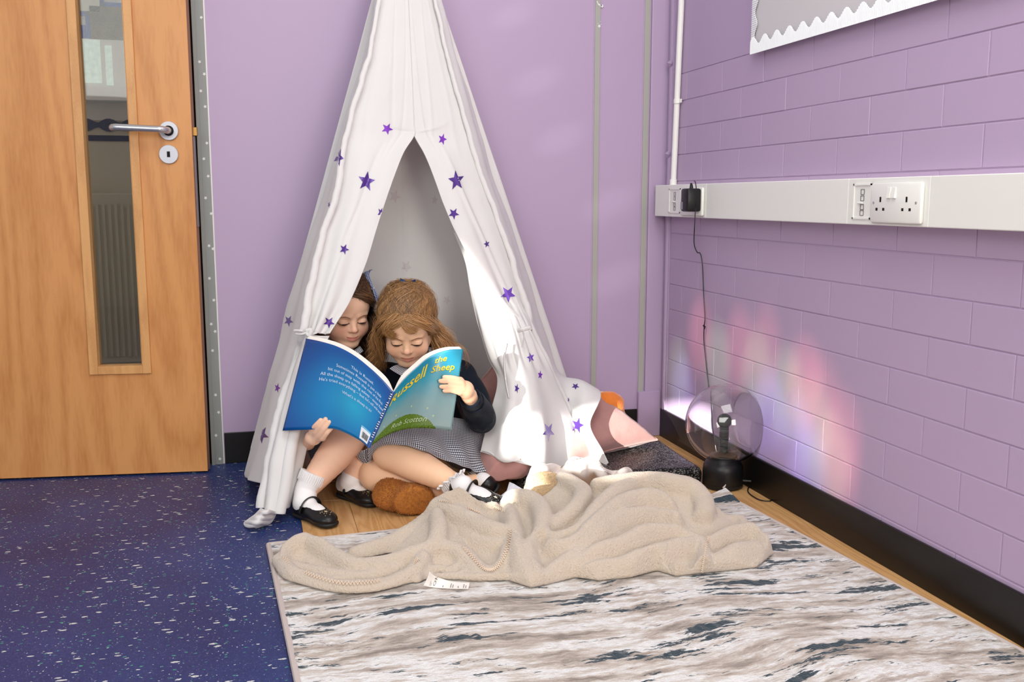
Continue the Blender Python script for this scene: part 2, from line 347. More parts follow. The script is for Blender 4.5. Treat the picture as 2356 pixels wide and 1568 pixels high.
# ---- signed distance modelling
class SDF:
    def __init__(s, lo, hi, h):
        s.lo = np.array(lo, float); s.h = h; s.n = np.ceil((np.array(hi)-s.lo)/h).astype(int)+1
        s.D = np.full(s.n, 1.0, dtype=np.float32)
    def sub(s, a, b):
        i0 = np.clip(np.floor((np.array(a)-s.lo)/s.h).astype(int), 0, s.n); i1 = np.clip(np.ceil((np.array(b)-s.lo)/s.h).astype(int)+1, 0, s.n)
        if (i1 <= i0).any(): return None
        sl = tuple(slice(p, q) for p, q in zip(i0, i1))
        ax = [(s.lo[k]+s.h*np.arange(i0[k], i1[k])).astype(np.float32) for k in range(3)]
        return sl, ax[0][:, None, None], ax[1][None, :, None], ax[2][None, None, :]
    def put(s, sl, d, k, mode='add'):
        e = s.D[sl]
        if mode == 'add':
            if k <= 0: s.D[sl] = np.minimum(e, d)
            else:
                hh = np.clip(.5+.5*(e-d)/k, 0, 1); s.D[sl] = e*(1-hh)+d*hh-k*hh*(1-hh)
        else:
            if k <= 0: s.D[sl] = np.maximum(e, -d)
            else:
                hh = np.clip(.5-.5*(e+d)/k, 0, 1); s.D[sl] = e*(1-hh)-d*hh+k*hh*(1-hh)
        return s
    def cone(s, a, b, ra, rb, k=.01, mode='add'):
        a = np.array(a, float); b = np.array(b, float); m = max(ra, rb)+k*2+s.h*3
        q = s.sub(np.minimum(a, b)-m, np.maximum(a, b)+m)
        if q is None: return s
        sl, X, Y, Z_ = q; d = b-a; L2 = float(d@d)+1e-12
        t = np.clip(((X-a[0])*d[0]+(Y-a[1])*d[1]+(Z_-a[2])*d[2])/L2, 0, 1).astype(np.float32)
        dd = np.sqrt((X-a[0]-t*d[0])**2+(Y-a[1]-t*d[1])**2+(Z_-a[2]-t*d[2])**2)-(ra+(rb-ra)*t)
        return s.put(sl, dd.astype(np.float32), k, mode)
    def line(s, pts, rs, k=.01, sm=0, mode='add'):
        pts = np.asarray(pts, float); rs = np.asarray(rs if hasattr(rs, '__len__') else [rs]*len(pts), float)
        if sm: q = cr(np.hstack([pts, rs[:, None]]), sm); pts = q[:, :3]; rs = q[:, 3]
        # union of the chain itself is plain, the chain blends with the rest: a local field
        m = rs.max()+k*2+s.h*3; q = s.sub(pts.min(0)-m, pts.max(0)+m)
        if q is None: return s
        sl, X, Y, Z_ = q; D = None
        for i in range(len(pts)-1):
            a, b = pts[i], pts[i+1]; d = b-a; L2 = float(d@d)+1e-12
            t = np.clip(((X-a[0])*d[0]+(Y-a[1])*d[1]+(Z_-a[2])*d[2])/L2, 0, 1).astype(np.float32)
            dd = np.sqrt((X-a[0]-t*d[0])**2+(Y-a[1]-t*d[1])**2+(Z_-a[2]-t*d[2])**2)-(rs[i]+(rs[i+1]-rs[i])*t)
            D = dd if D is None else np.minimum(D, dd)
        return s.put(sl, D.astype(np.float32), k, mode)
    def ell(s, c, r, M=None, k=.01, mode='add'):
        """ellipsoid; M 3x3 whose columns are its axes"""
        c = np.array(c, float); r = np.array(r, float); m = r.max()+k*2+s.h*3; q = s.sub(c-m, c+m)
        if q is None: return s
        sl, X, Y, Z_ = q; X = X-c[0]; Y = Y-c[1]; Z_ = Z_-c[2]; M = np.eye(3) if M is None else np.asarray(M)
        l = [(X*M[0, i]+Y*M[1, i]+Z_*M[2, i])/r[i] for i in range(3)]
        k0 = np.sqrt(l[0]**2+l[1]**2+l[2]**2); k1 = np.sqrt((l[0]/r[0])**2+(l[1]/r[1])**2+(l[2]/r[2])**2)+1e-9
        return s.put(sl, (k0*(k0-1)/k1).astype(np.float32), k, mode)
    def box(s, c, hf, M=None, rad=.005, k=.0, mode='add'):
        c = np.array(c, float); hf = np.array(hf, float); m = np.linalg.norm(hf)+k*2+s.h*3; q = s.sub(c-m, c+m)
        if q is None: return s
        sl, X, Y, Z_ = q; X = X-c[0]; Y = Y-c[1]; Z_ = Z_-c[2]; M = np.eye(3) if M is None else np.asarray(M)
        l = [np.abs(X*M[0, i]+Y*M[1, i]+Z_*M[2, i])-(hf[i]-rad) for i in range(3)]
        o = np.sqrt(sum(np.maximum(a, 0)**2 for a in l))+np.minimum(np.maximum(np.maximum(l[0], l[1]), l[2]), 0)-rad
        return s.put(sl, o.astype(np.float32), k, mode)
    def cut_below(s, z):
        Zv = (s.lo[2]+s.h*np.arange(s.n[2])).astype(np.float32)[None, None, :]; s.D = np.maximum(s.D, z-Zv); return s
    def noise(s, scale, amp, seed=0):
        I = np.argwhere(np.abs(s.D) < s.h*4+amp*2); P = s.lo+I*s.h
        s.D[tuple(I.T)] += (fnoise(P, scale, seed)*amp).astype(np.float32); return s
    def mesh(s):
        D = np.clip(s.D, -4*s.h, 4*s.h); D[0] = D[-1] = 4*s.h; D[:, 0] = D[:, -1] = 4*s.h; D[:, :, 0] = D[:, :, -1] = 4*s.h
        g = openvdb.FloatGrid(background=float(4*s.h)); g.copyFromArray(np.ascontiguousarray(D.astype(np.float32)), tolerance=0.0)
        P, Q = g.convertToQuads(0.0); return P*s.h+s.lo, Q[:, ::-1].astype(np.int32)
    def build(s, name, m, parent=None, sm=0, **k):
        P, Q = s.mesh(); P = P.astype(float)
        for _ in range(sm): P = lap(P, Q)
        return fast(name, P, Q, m, parent, **k), P, Q
def lap(P, Q, f=.5):
    n = len(P); S = np.zeros((n, 3)); c = np.zeros(n)
    for a, b in ((0, 1), (1, 2), (2, 3), (3, 0)):
        for x, y in ((a, b), (b, a)):
            for k in range(3): S[:, k] += np.bincount(Q[:, x], P[Q[:, y], k], n)
            c += np.bincount(Q[:, x], minlength=n)
    return P*(1-f)+f*S/np.maximum(c, 1)[:, None]
def frame(fwd, upv):
    """3x3 with columns x (side), y (forward), z (up)"""
    f = np.array(fwd, float); f /= np.linalg.norm(f); u = np.array(upv, float); u -= f*(u@f); u /= np.linalg.norm(u); return np.stack([np.cross(f, u), f, u], 1)
# light thrown on the walls by a prism and by shiny things near the windows: small soft beams
def glint(tgt, frm, rad, color, power, aspect=1.0, roll=0.0):
    l = bpy.data.lights.new('prism_glint', 'SPOT'); d = np.linalg.norm(np.array(tgt)-np.array(frm)); l.spot_size = 2*math.atan(rad/d); l.spot_blend = 1; l.energy = power; l.color = color; l.shadow_soft_size = .01
    o = bpy.data.objects.new('prism_glint', l); col.objects.link(o); q = Vector([float(v) for v in (np.array(tgt)-np.array(frm))]).to_track_quat('-Z', 'Y'); o.rotation_mode = 'QUATERNION'
    from mathutils import Quaternion
    o.rotation_quaternion = q @ Quaternion((0, 0, 1), roll); o.location = [float(v) for v in frm]; o.scale = (1, aspect, 1); return o
for (x_, y_, c_, p_) in ((1610, 770, 0, 1), (1700, 800, 0, .9), (1760, 800, 0, .7), (1850, 880, 0, 1.2), (1890, 930, 0, .8), (1935, 1010, 0, 1.0), (1560, 860, 1, .7), (1650, 830, 1, .9), (1740, 860, 1, .9), (1810, 900, 1, 1.1), (1870, 980, 1, .9), (1910, 1060, 1, .8),
                         (1570, 900, 2, .9), (1770, 950, 2, 1.2), (1830, 1010, 2, 1.0), (1860, 1070, 2, .9), (1720, 1000, 2, .9), (1930, 1090, 0, .7)):
    t_ = XP(x_, y_, 1.35); glint(t_, (t_[0]-.85, t_[1]-.9, t_[2]+.8), .072, ((1, .30, .26), (.55, 1, .38), (.42, .45, 1))[c_], 44*p_, 2.0, .2)
for (x_, y_, rr_) in ((1180, 35, .10), (1235, 185, .11), (1290, 320, .12), (1400, 470, .13), (1420, 640, .14)):
    t_ = YP(x_, y_, 3.09); glint(t_, (t_[0]-.6, t_[1]-2.0, t_[2]+.5), rr_, (1, .97, .95), 14.0, .45, .5)
# ================================================================== THE ROOM
XW = 1.35; YB = 3.09
floor_o = G().box((-3.2, -2.2, -.05), (.086, YB+1.7, 0)).build('floor', blue_vinyl); tag(floor_o, kind='structure')
# oak planks running away from the camera on the right part of the floor
wf = G().box((.086, -2.2, -.05), (XW+.2, YB+.2, -.012)).build('floor', dark); tag(wf, kind='structure')
pw = .19; i = 0; x = XW+.01
pl = []
while x > .09:
    x0 = max(.0865, x-pw); ys = [YB+.1, 2.62-.9*(i % 3)*.37, 1.4-.3*(i % 2), .1, -2.2] if i else [YB+.1, 2.93, 1.93, .7, -2.2]
    for a, b_ in zip(ys[:-1], ys[1:]):
        o = G().box((x0+.0004, b_+.0004, -.012), (x-.0004, a-.0004, 0), bev=.0006).build('plank', floor_wood, wf)
    x = x0; i += 1
    if x <= .0866: break
mk('threshold_strip', [], [], dark) if False else None
wb = G().box((-.125, YB, 0), (1.5, YB+.12, 2.62)).build('wall_back', purple_flat); tag(wb, kind='structure')
wb2 = G().box((-3.2, YB, 0), (-1.12, YB+.12, 2.62)).box((-1.12, YB, 2.06), (-.125, YB+.12, 2.62)).build('wall_back', purple_flat); tag(wb2, kind='structure')
wr = G().box((XW+.0022, -.6, 0), (XW+.12, YB+.0, 2.62)).build('wall_right', purple); tag(wr, kind='structure')
# painted blocks, one by one
ph, pv, z0 = .2435, .0855, .1085
YE = 3.035
bmq = {}
def block_mesh(ly, lz):
    key = (round(ly, 3), round(lz, 3))
    if key not in bmq:
        g = G().box((-.003, -ly/2, -lz/2), (.003, ly/2, lz/2), bev=.0014); me = bpy.data.meshes.new('brick'); me.from_pydata(g.v, [], g.f); me.materials.append(purple)
        bmq[key] = me
    return bmq[key]
for k in range(-1, 13):
    za = z0+pv*k; zb = za+pv
    if k < 0: za = 0.004; zb = z0
    ya = YE; first = True
    nxt = 2.933 if k % 2 == 0 else 2.812
    while ya > .25:
        o = bpy.data.objects.new('brick', block_mesh(ya-nxt-.0028, zb-za-.0028)); col.objects.link(o); o.parent = wr
        o.location = (XW+.0032+R.uniform(-.0005, .0004), (ya+nxt)/2, (za+zb)/2); ya = nxt; nxt -= ph
up_ = G().box((XW+.0002, .0, z0+pv*13+.0015), (XW+.005, YE, 2.6), bev=.001).build('plaster_panel', purple_flat, wr)
# corner: boxed post, beaded pipe painted over
pst = G().box((1.287, YB-.012, .0), (XW+.01, YB+.01, 2.6), bev=.003).build('boxing', purple_flat, wb)
pst = G().box((1.262, YB-.016, 0), (1.345, YB-.0, .16), bev=.003).build('plinth', purple_flat, wb)
bead = G().tube([(XW+.001, 3.052, z) for z in (.1, .5, .9, 1.3, 2.6)], .011, 12)
for z in (.967, 1.26): bead.tube([(XW-.008, 3.052, z-.008), (XW-.012, 3.046, z), (XW-.002, 3.05, z+.012)], [.006, .010, .006], 10)
bead.box((XW-.004, 3.035, .1), (XW+.004, 3.075, 2.6), bev=.001)
bead.build('painted_pipe', purple_flat, wr, smooth=True)
# skirtings
s1 = G().box((-.118, YB-.006, 0), (1.262, YB, .098), bev=.0015).build('baseboard_back', black_skirting); tag(s1, kind='structure')
s2 = G().box((XW-.006, -.6, 0), (XW+.003, 3.075, .098), bev=.0015).build('baseboard_right', black_skirting); tag(s2, kind='structure')
G().box((XW-.009, -.6, .094), (XW-.002, 3.06, .0995), bev=.0012).build('skirting_lip', black_skirting, s2)
# grey cover strips on the back wall
for n, (xa, xb) in enumerate(((1.091, 1.109), (1.264, 1.283))):
    t = G().box((xa-.004, YB-.0015, 0 if n else .0), (xb+.004, YB, 2.6)).build('trim_%d' % (n+1), purple_flat); tag(t, kind='structure')
    G().box((xa, YB-.005, .02 if n else .1), (xb, YB-.0014, 2.6), bev=.0008).build('cover_strip', strip_grey, t)
    if n == 0: t1 = t
def star_pts(cx, cy, r, rot=0, inner=.42, n=5):
    return [(cx+(r if k % 2 == 0 else r*inner)*math.sin(rot+k*math.pi/n), cy+(r if k % 2 == 0 else r*inner)*math.cos(rot+k*math.pi/n)) for k in range(2*n)]
white_print = mat('white_print', (226, 228, 226), rough=.5)
def flat_star(px_, py_, rpx, plane_y, parent, rot=.1, name='star_sticker', inner=.5):
    p = [YP(a, b_, plane_y) for a, b_ in star_pts(px_, py_, rpx, rot, inner)]; c = YP(px_, py_, plane_y)
    v = [c]+p+[c+np.array((0, .0004, 0))]+[q+np.array((0, .0004, 0)) for q in p]
    f = [(0, 1+k, 1+(k+1) % 10) for k in range(10)]+[(1+k, 12+k, 12+(k+1) % 10, 1+(k+1) % 10) for k in range(10)]
    return mk(name, v, f, white_print, parent, smooth=False)
for (a, b_, r_) in ((1379, 60, 4.5), (1385, 14, 5)): flat_star(a, b_, r_, YB-.0055, t1)
for (a, b_) in ((1376, 54), (1382, 50), (1383, 56)):
    c = YP(a, b_, YB-.0052); mk('dot_sticker', [c+np.array((.0013*math.cos(t), -.0003, .0013*math.sin(t))) for t in np.linspace(0, 5.8, 9)], [tuple(range(9))], white_print, t1, smooth=False)
q = [(1373, 3), (1375, 2), (1377, 8), (1385, 12), (1383, 15), (1376, 11)]
mk('comet_tail_sticker', [YP(a, b_, YB-.0055) for a, b_ in q], [tuple(range(6))], white_print, t1, smooth=False)

# door frame
df = empty('trim_3', (-.14, YB, 0), kind='structure')
G().box((-.158, YB-.012, 0), (-.1245, YB+.1, 2.08), bev=.001).build('door_frame', grey_metal, df)
G().box((-.158, YB-.018, 0), (-.1475, YB-.011, 2.08), bev=.001).build('frame_lip', grey_metal, df)
G().box((-.175, YB+.012, 0), (-.157, YB+.1, 2.08)).build('frame_stop', dark, df)
G().box((-1.15, YB-.012, 2.045), (-.1245, YB+.1, 2.08), bev=.001).build('frame_head', grey_metal, df)
G().box((-1.15, YB-.012, 0), (-1.118, YB+.1, 2.08), bev=.001).build('frame_jamb', grey_metal, df)
G().box((-.1248, YB-.003, 0), (-.1205, YB, 2.08)).build('sealant', white_plastic, df)
for (a, b_) in ((463, 40), (459, 142), (470, 170), (462, 209), (472, 245), (476, 329), (469, 365), (479, 405), (473, 455), (486, 491), (481, 565), (490, 572), (482, 640), (492, 690), (486, 745), (495, 762), (489, 806), (496, 908), (503, 948), (497, 1001), (506, 1055)):
    flat_star(a, b_, 4.4, YB-.0125, df, R.uniform(-.3, .3))
# ---- the door leaf, slightly ajar
A0 = np.array((-.167, 2.99, 0)); dv_ = np.array((-.755+.167, 3.06-2.99, 0)); dv_ /= np.linalg.norm(dv_); dn = np.array((dv_[1], -dv_[0], 0));  # towards the room
if dn[1] > 0: dn = -dn
door = empty('door_1', A0, kind='structure')
def D(s, z, o=0): return A0+dv_*s+np.array((0, 0, z))+dn*o
DM = Matrix(((dv_[0], dn[0], 0, A0[0]), (dv_[1], dn[1], 0, A0[1]), (0, 0, 1, 0), (0, 0, 0, 1)))   # local (s, o, z)
def dpx(x, y, off=0):
    p = PL(x, y, dn, A0+dn*off); return float((p-A0)@dv_), float(p[2])
DWID = .90; DT = .044
gs1, gz = dpx(328, 840); gs0, _ = dpx(225, 842)
ts1, _ = dpx(282, 0); ts0, _ = dpx(174, 0)
sl_, sh_ = (gs1+ts1)/2-.0, (gs0+ts0)/2
zb_ = gz; zt_ = 1.72
g = G()
g.box((0, -DT, .006), (sl_, 0, 2.04), DM); g.box((sh_, -DT, .006), (DWID, 0, 2.04), DM); g.box((sl_, -DT, .006), (sh_, 0, zb_), DM); g.box((sl_, -DT, zt_), (sh_, 0, 2.04), DM)
leaf = g.build('door_leaf', door_wood, door)
lip = mat('door_lipping', (150, 104, 74), rough=.5)
G().box((-.0006, -DT+.001, .006), (0.0, -.001, 2.04), DM).build('edge_lipping', lip, door)
bw = .024
bd = G()
bd.box((sl_-bw, 0, zb_-bw), (sl_, .007, zt_+bw), DM, bev=.0015); bd.box((sh_, 0, zb_-bw), (sh_+bw, .007, zt_+bw), DM, bev=.0015)
bd.box((sl_, 0, zb_-bw), (sh_, .007, zb_), DM, bev=.0015); bd.box((sl_, 0, zt_), (sh_, .007, zt_+bw), DM, bev=.0015)
bd.box((sl_-.0001, -DT/2, zb_-.001), (sl_+.001, .007, zt_), DM); bd.box((sh_-.001, -DT/2, zb_), (sh_+.001, .007, zt_), DM); bd.box((sl_, -DT/2, zb_-.001), (sh_, .007, zb_+.001), DM)
bd.build('glazing_bead', bead_wood, door)
gl = mat('door_glass', (225, 232, 222), rough=.02, trans=1, ior=1.3)
G().box((sl_, -DT/2-.003, zb_), (sh_, -DT/2+.003, zt_), DM).build('glass_pane', gl, door)
# lever handle and keyhole plate
hs, hz = dpx(389, 301); ks, kz = dpx(389, 355)
def disc(r, s, z, o0, o1, m, name, parent):
    M = DM @ Matrix.Translation((s, 0, z)) @ Matrix.Rotation(math.radians(-90), 4, 'X')
    return G().lathe([(r*.97, o0), (r, o0+.001), (r, o1-.002), (r*.96, o1), (r*.3, o1)], 40, M).build(name, m, parent, smooth=True)
rose = disc(.0268, hs, hz, 0, .009, silver_plate, 'handle_rose', door); disc(.0268, ks, kz, 0, .008, silver_plate, 'keyhole_plate', door)
kh = G(); kh.box((ks-.0042, .0078, kz-.008), (ks+.0042, .0092, kz+.008), DM, bev=.0003); kh.build('keyhole', dark, door)
hx, _ = dpx(268, 296)
lev = G(); L = [D(hs, hz, .006), D(hs, hz, .03), D(hs+.003, hz, .043), D(hs+.012, hz+.001, .051), D(hs+.03, hz+.0015, .054), D(hx-.02, hz+.005, .054), D(hx-.007, hz+.005, .051), D(hx, hz+.005, .044), D(hx, hz+.005, .02)]
lev.tube(cr(L, 40), .0098, 16); lev.build('lever_handle', silver, door, smooth=True)
disc(.0145, hs, hz, .009, .011, dark, 'spindle_ring', door)
G().box((-.004, -DT+.012, .74), (-.0005, -.012, 1.0), DM, bev=.0005).build('lock_faceplate', mat('steel_faceplate', (128, 120, 124), rough=.4, metal=.5), door)
G().box((-.012, -DT+.014, hz-.012), (0, -.012, hz+.012), DM, bev=.001).build('latch_bolt', brass, door)
# ---- beyond the glass: corridor wall with display boards, radiator, window
YC = 4.62
cw = G().box((-4.2, YC, 0), (1.2, YC+.1, 2.62)).build('wall_corridor', mat('cream_paint', (196, 190, 168), rough=.6)); tag(cw, kind='structure')
ct = G().box((-1.9, YC-.004, YP(250, 318, YC)[2]-.012), (-.5, YC, YP(250, 318, YC)[2]+.012)).build('dado_band', mat('navy_band', (50, 54, 84)), cw)
cz = YP(250, 288, YC)[2]; g = G(); sc_ = []
xs = np.linspace(-1.9, -.5, 90)
g.add([(x_, YC-.006, cz+.006+.022*abs(math.sin(x_*34))) for x_ in xs]+[(x_, YC-.006, cz-.006-.022*abs(math.sin(x_*34))) for x_ in xs], [(i, i+1, 90+i+1, 90+i) for i in range(89)]); g.build('scalloped_border', mat('slate_border', (66, 76, 104)), cw)
cream2 = mat('pale_board', (214, 214, 206)); G().box((-1.9, YC-.003, cz+.02), (-.5, YC, cz+.8)).build('display_backing', cream2, cw)
rd = empty('radiator', (-1.2, YC, .15), 'cream panel radiator under the corridor display, seen through the door glass', 'radiator')
g = G().box((-1.8, YC-.07, .1), (-.5, YC-.05, YP(250, 445, YC)[2]), bev=.004)
rad_m = mat('radiator_paint', (190, 184, 160), rough=.5)
for k in range(52): g.box((-1.79+k*.025, YC-.075, .13), (-1.778+k*.025, YC-.069, YP(250, 470, YC)[2]))
g.build('panel', rad_m, rd); G().box((-1.78, YC-.05, .2), (-.52, YC-.002, .24)).build('bracket', rad_m, rd)
blue_b = mat('blue_paper_border', (40, 84, 176)); photo = mat('photo_print', (112, 100, 88), var=(14, .6)); sheetp = mat('printed_sheet', (216, 214, 200), var=(60, .2))
def poster(px0, py0, px1, py1, m, lab):
    a = YP(px0, py1, YC-.01); b_ = YP(px1, py0, YC-.01); o = empty('poster', (a+b_)/2, lab, 'poster')
    G().box((a[0], YC-.012, a[2]), (b_[0], YC-.004, b_[2])).build('border', blue_b, o); w_ = .018
    G().box((a[0]+w_, YC-.014, a[2]+w_), (b_[0]-w_, YC-.0115, b_[2]-w_)).build('print', m, o); return o
poster(150, -60, 236, 34, sheetp, 'printed sheet in a blue border, top left through the door glass')
poster(200, 8, 300, 100, photo, 'brown photograph print in a blue border, upper right through the door glass')
poster(168, 58, 196, 152, sheetp, 'narrow notice in a blue border behind the left of the glass')
poster(180, 170, 200, 210, sheetp, 'small notice in a blue border, lowest behind the door glass')
win = empty('window_1', YP(235, 130, YC-.02), kind='structure')
sky_m = mat('frosted_pane', (190, 206, 200), rough=.3, var=(60, .5)); 
nt, b = nodes(sky_m); b.inputs['Emission Color'].default_value = (.72, .85, .8, 1); b.inputs['Emission Strength'].default_value = .25
a = YP(196, 190, YC-.02); c = YP(229, 92, YC-.02); G().box((a[0], YC-.02, a[2]), (c[0], YC-.015, c[2])).build('pane', sky_m, win)
a = YP(246, 196, YC-.02); c = YP(256, 105, YC-.02); G().box((a[0], YC-.02, a[2]), (c[0], YC-.015, c[2])).build('pane', sky_m, win)
a = YP(190, 200, YC-.02); c = YP(292, 92, YC-.02); G().box((a[0], YC-.014, a[2]), (c[0], YC-.003, c[2])).build('window_frame', white_plastic, win)
a = YP(185, 232, YC-.02); c = YP(320, 205, YC-.02); G().box((a[0], YC-.08, a[2]), (c[0], YC-.003, c[2])).build('window_sill', white_plastic, win)

# ---- unseen panel added behind the camera; its gap shapes the sun patches
fwll = empty('wall_sun_gobo', (0, -1.0, 0), kind='structure')
GAP = []   # filled by sun_gap
def sun_gap(px_list, dist_plane):
    """opening in the added sun gobo: the beam through it reaches the given points of the room"""
    return [np.array(p)-np.array(SUND)*((p[1]+1.6)/SUND.y) for p in px_list]
beam = sun_gap([W(1042, 588, 2.76), W(1078, 562, 2.805), W(1122, 622, 2.83), W(1196, 730, 2.86), W(1254, 860, 2.88), W(1292, 965, 2.90), XP(1540, 928, XW), XP(1600, 925, XW), XP(1700, 968, XW), XP(1700, 1040, XW), Z(1620, 1066), W(1540, 1048, 3.25), W(1350, 1048, 2.86), W(1300, 1058, 2.70), W(1280, 1140, 2.58), W(1238, 1140, 2.58), W(1215, 1055, 2.66), W(1185, 1035, 2.70), (-3.365, -1.6, 1.385), (-3.372, -1.6, 1.445), (-3.425, -1.6, 1.49), W(1084, 700, 2.75)], -1.6)
bx = [p[0] for p in beam]; bz = [p[2] for p in beam]
bm = bmesh.new()
outer = [bm.verts.new((x_, -1.6, z_)) for x_, z_ in ((-7.2, -.3), (1.5, -.3), (1.5, 3.6), (-7.2, 3.6))]
inner = [bm.verts.new((p[0], -1.6, p[2])) for p in beam]
ed = [bm.edges.new((outer[k], outer[(k+1) % 4])) for k in range(4)]+[bm.edges.new((inner[k], inner[(k+1) % len(inner)])) for k in range(len(inner))]
bmesh.ops.triangle_fill(bm, use_beauty=True, edges=ed)
me = bpy.data.meshes.new('sun_gobo'); bm.to_mesh(me); bm.free(); me.materials.append(white_plastic)
o = bpy.data.objects.new('sun_gobo', me); col.objects.link(o); o.parent = fwll; o.matrix_parent_inverse = Matrix.Translation((0, 1.0, 0))

# ================================================================== FITTINGS ON THE RIGHT WALL
tx = XW-.048
tk = empty('cable_trunking', (XW, 2.4, .81), 'long white plastic cable trunking running along the lilac brick wall', 'trunking')
z1, z2 = .764, .866
def ty(px_, py_): return float(XP(px_, py_, tx)[1])
joints = [3.06, ty(1625, 450), ty(1952, 450), ty(2140, 450), .2]
for a, b_ in zip(joints[:-1], joints[1:]): G().box((tx, b_+.0006, z1), (XW+.002, a-.0006, z2), bev=.002).build('cover_length', white_plastic, tk)
hole_c = mat('recess_shade', (214, 214, 208), rough=.5)
def recess(pa, pb, idx):
    y0, y1 = ty(pa, 455), ty(pb, 455); o = empty('recess_box', (tx, (y0+y1)/2, .815))
    o.parent = tk; o.location = (tx-XW, (y0+y1)/2-2.4, .005)
    g = G(); a, b_ = .776, .854
    fr = .004
    g.box((tx-.0025, y1, a), (tx+.001, y0, a+fr)).box((tx-.0025, y1, b_-fr), (tx+.001, y0, b_)).box((tx-.0025, y1, a), (tx+.001, y1+fr, b_)).box((tx-.0025, y0-fr, a), (tx+.001, y0, b_)); g.build('recess_frame', white_plastic, o)
    g = G(); cy = (y0+y1)/2
    for zc in (.790, .803, .822, .836):
        for s in (-1, 1): g.box((tx-.0012, cy+.006*s-.0005, zc-.0055), (tx-.0004, cy+.006*s+.0005, zc+.0055))
        g.box((tx-.0012, cy-.006, zc-.006), (tx-.0004, cy+.006, zc-.005)).box((tx-.0012, cy-.006, zc+.005), (tx-.0004, cy+.006, zc+.006))
    g.build('knockout', mat('knockout_line', (96, 94, 90)), o)
    G().tube([(tx-.003, cy+.012, .812), (tx-.003, cy-.004, .812)], .0025, 8).build('screw_boss', white_plastic, o, smooth=True)
    return o
recess(1540, 1566, 0); recess(1964, 2006, 1)
def socket(pa, pb, lab, holes=True):
    y0, y1 = ty(pa, 455), ty(pb, 455); zc = .8125; o = empty('double_socket', (tx, (y0+y1)/2, zc), lab, 'socket')
    w = y0-y1; cy = (y0+y1)/2
    G().box((tx-.011, y1, zc-.043), (tx, y0, zc+.043), bev=.006).build('face_plate', white_plastic, o, smooth=True)
    def q(u, v): return cy+w*(.5-u), zc+.043*(1-2*v)
    if holes:
        for k, u in enumerate((.40, .50)):
            y_, z_ = q(u, .26); Mx = Matrix.Translation((tx-.0115, y_, z_)) @ Matrix.Rotation(math.radians(8), 4, 'Y'); G().box((-.003, -.0055, -.0115), (.002, .0055, .0115), Mx, bev=.0008).build('rocker_switch', white_plastic, o)
        for c0 in (.22, .74):
            for (u, v, sy, sz) in ((c0-.0, .42, .0028, .0055), (c0-.07, .66, .0034, .003), (c0+.07, .66, .0034, .003)):
                y_, z_ = q(u, v); G().box((tx-.0114, y_-sy, z_-sz), (tx-.0109, y_+sy, z_+sz)).build('pin_hole', dark, o)
        for u in (.08, .92):
            y_, z_ = q(u, .5); Mx = Matrix.Translation((tx-.0108, y_, z_)) @ Matrix.Rotation(math.radians(-90), 4, 'Y'); G().lathe([(.003, 0), (.003, .0008), (.0012, .001)], 12, Mx).build('screw', silver, o)
    return o
socket(2012, 2129, 'white double wall socket, empty, on the trunking near the right edge')
socket(1571, 1622, 'white wall socket behind the black power adapter near the corner', False)
# power adapter, plugged in
ay0, ay1 = ty(1563, 455), ty(1608, 455)
ad = empty('power_adapter', (tx-.02, (ay0+ay1)/2, .81), 'black plug-in power adapter in the socket by the corner', 'adapter')
xa = tx-.011
ax0 = float(XP(1563, 455, xa-.045)[1]); cyA = float(XP(1590, 455, xa-.022)[1])
G().box((xa-.045, cyA-.026, .783), (xa, cyA+.026, .852), bev=.007).build('adapter_body', black_plastic, ad, smooth=True)
for k in range(7): G().box((xa-.0456, cyA-.02, .797+k*.004), (xa-.0445, cyA+.006, .7985+k*.004)).build('grip_rib', black_plastic, ad)
G().box((xa-.0457, cyA+.008, .79), (xa-.0447, cyA+.023, .812)).build('rating_label', mat('label_grey', (150, 148, 160)), ad)
G().tube([(xa-.022, cyA, .85), (xa-.022, cyA, .858), (xa-.023, cyA, .868)], [.006, .005, .003], 12).build('strain_relief', black_plastic, ad, smooth=True)
# cord: from adapter up-over and down behind the globe
cp = [(1597, 416, xa-.023), (1600, 420, xa-.03), (1602, 440, xa-.049), (1600, 480, xa-.049), (1598, 520, XW-.02), (1597, 560, XW-.014), (1604, 580, XW-.018), (1611, 583, XW-.014), (1616, 610, XW-.01), (1619, 680, XW-.01), (1622, 730, XW-.012), (1620, 752, XW-.014), (1620, 790, XW-.01), (1627, 860, XW-.01), (1634, 920, XW-.012), (1638, 980, XW-.012), (1643, 1010, XW-.012), (1652, 1060, XW-.014), (1690, 1100, XW-.03)]
cord = [XP(a, b_, c) for a, b_, c in cp]
cordo = G().tube(cr(cord, 160), .0016, 6).build('cord', black_plastic, ad, smooth=True)
kn = XP(1621, 752, XW-.014); G().tube(cr([kn+np.array(v)*.006 for v in ((0, 0, -1), (.3, .6, -.3), (0, -.6, .3), (-.4, .5, .6), (0, 0, 1.2))], 20), .0022, 6).build('cord_knot', black_plastic, ad, smooth=True)
# conduit
cx_ = XW-.012
ca = XP(1568, 0, cx_); cb = XP(1549, 428, cx_)
cdt = empty('conduit', cb, 'white round cable conduit dropping to the trunking in the corner', 'conduit')
top = ca+(ca-cb)*1.2
G().tube([cb, ca, top], .0095, 20).build('pipe', white_plastic, cdt, smooth=True)
G().tube([cb+np.array((0, 0, -.004)), cb+np.array((0, 0, .022))], .0118, 20).build('coupler', white_plastic, cdt, smooth=True)
sd = XP(1558, 233, cx_); g = G().tube([sd-np.array((0, 0, .007)), sd+np.array((0, 0, .007))], .0115, 20).box(sd+np.array((.002, -.024, -.006)), sd+np.array((.006, -.008, .006)), bev=.001); g.build('saddle_clip', white_plastic, cdt, smooth=True)
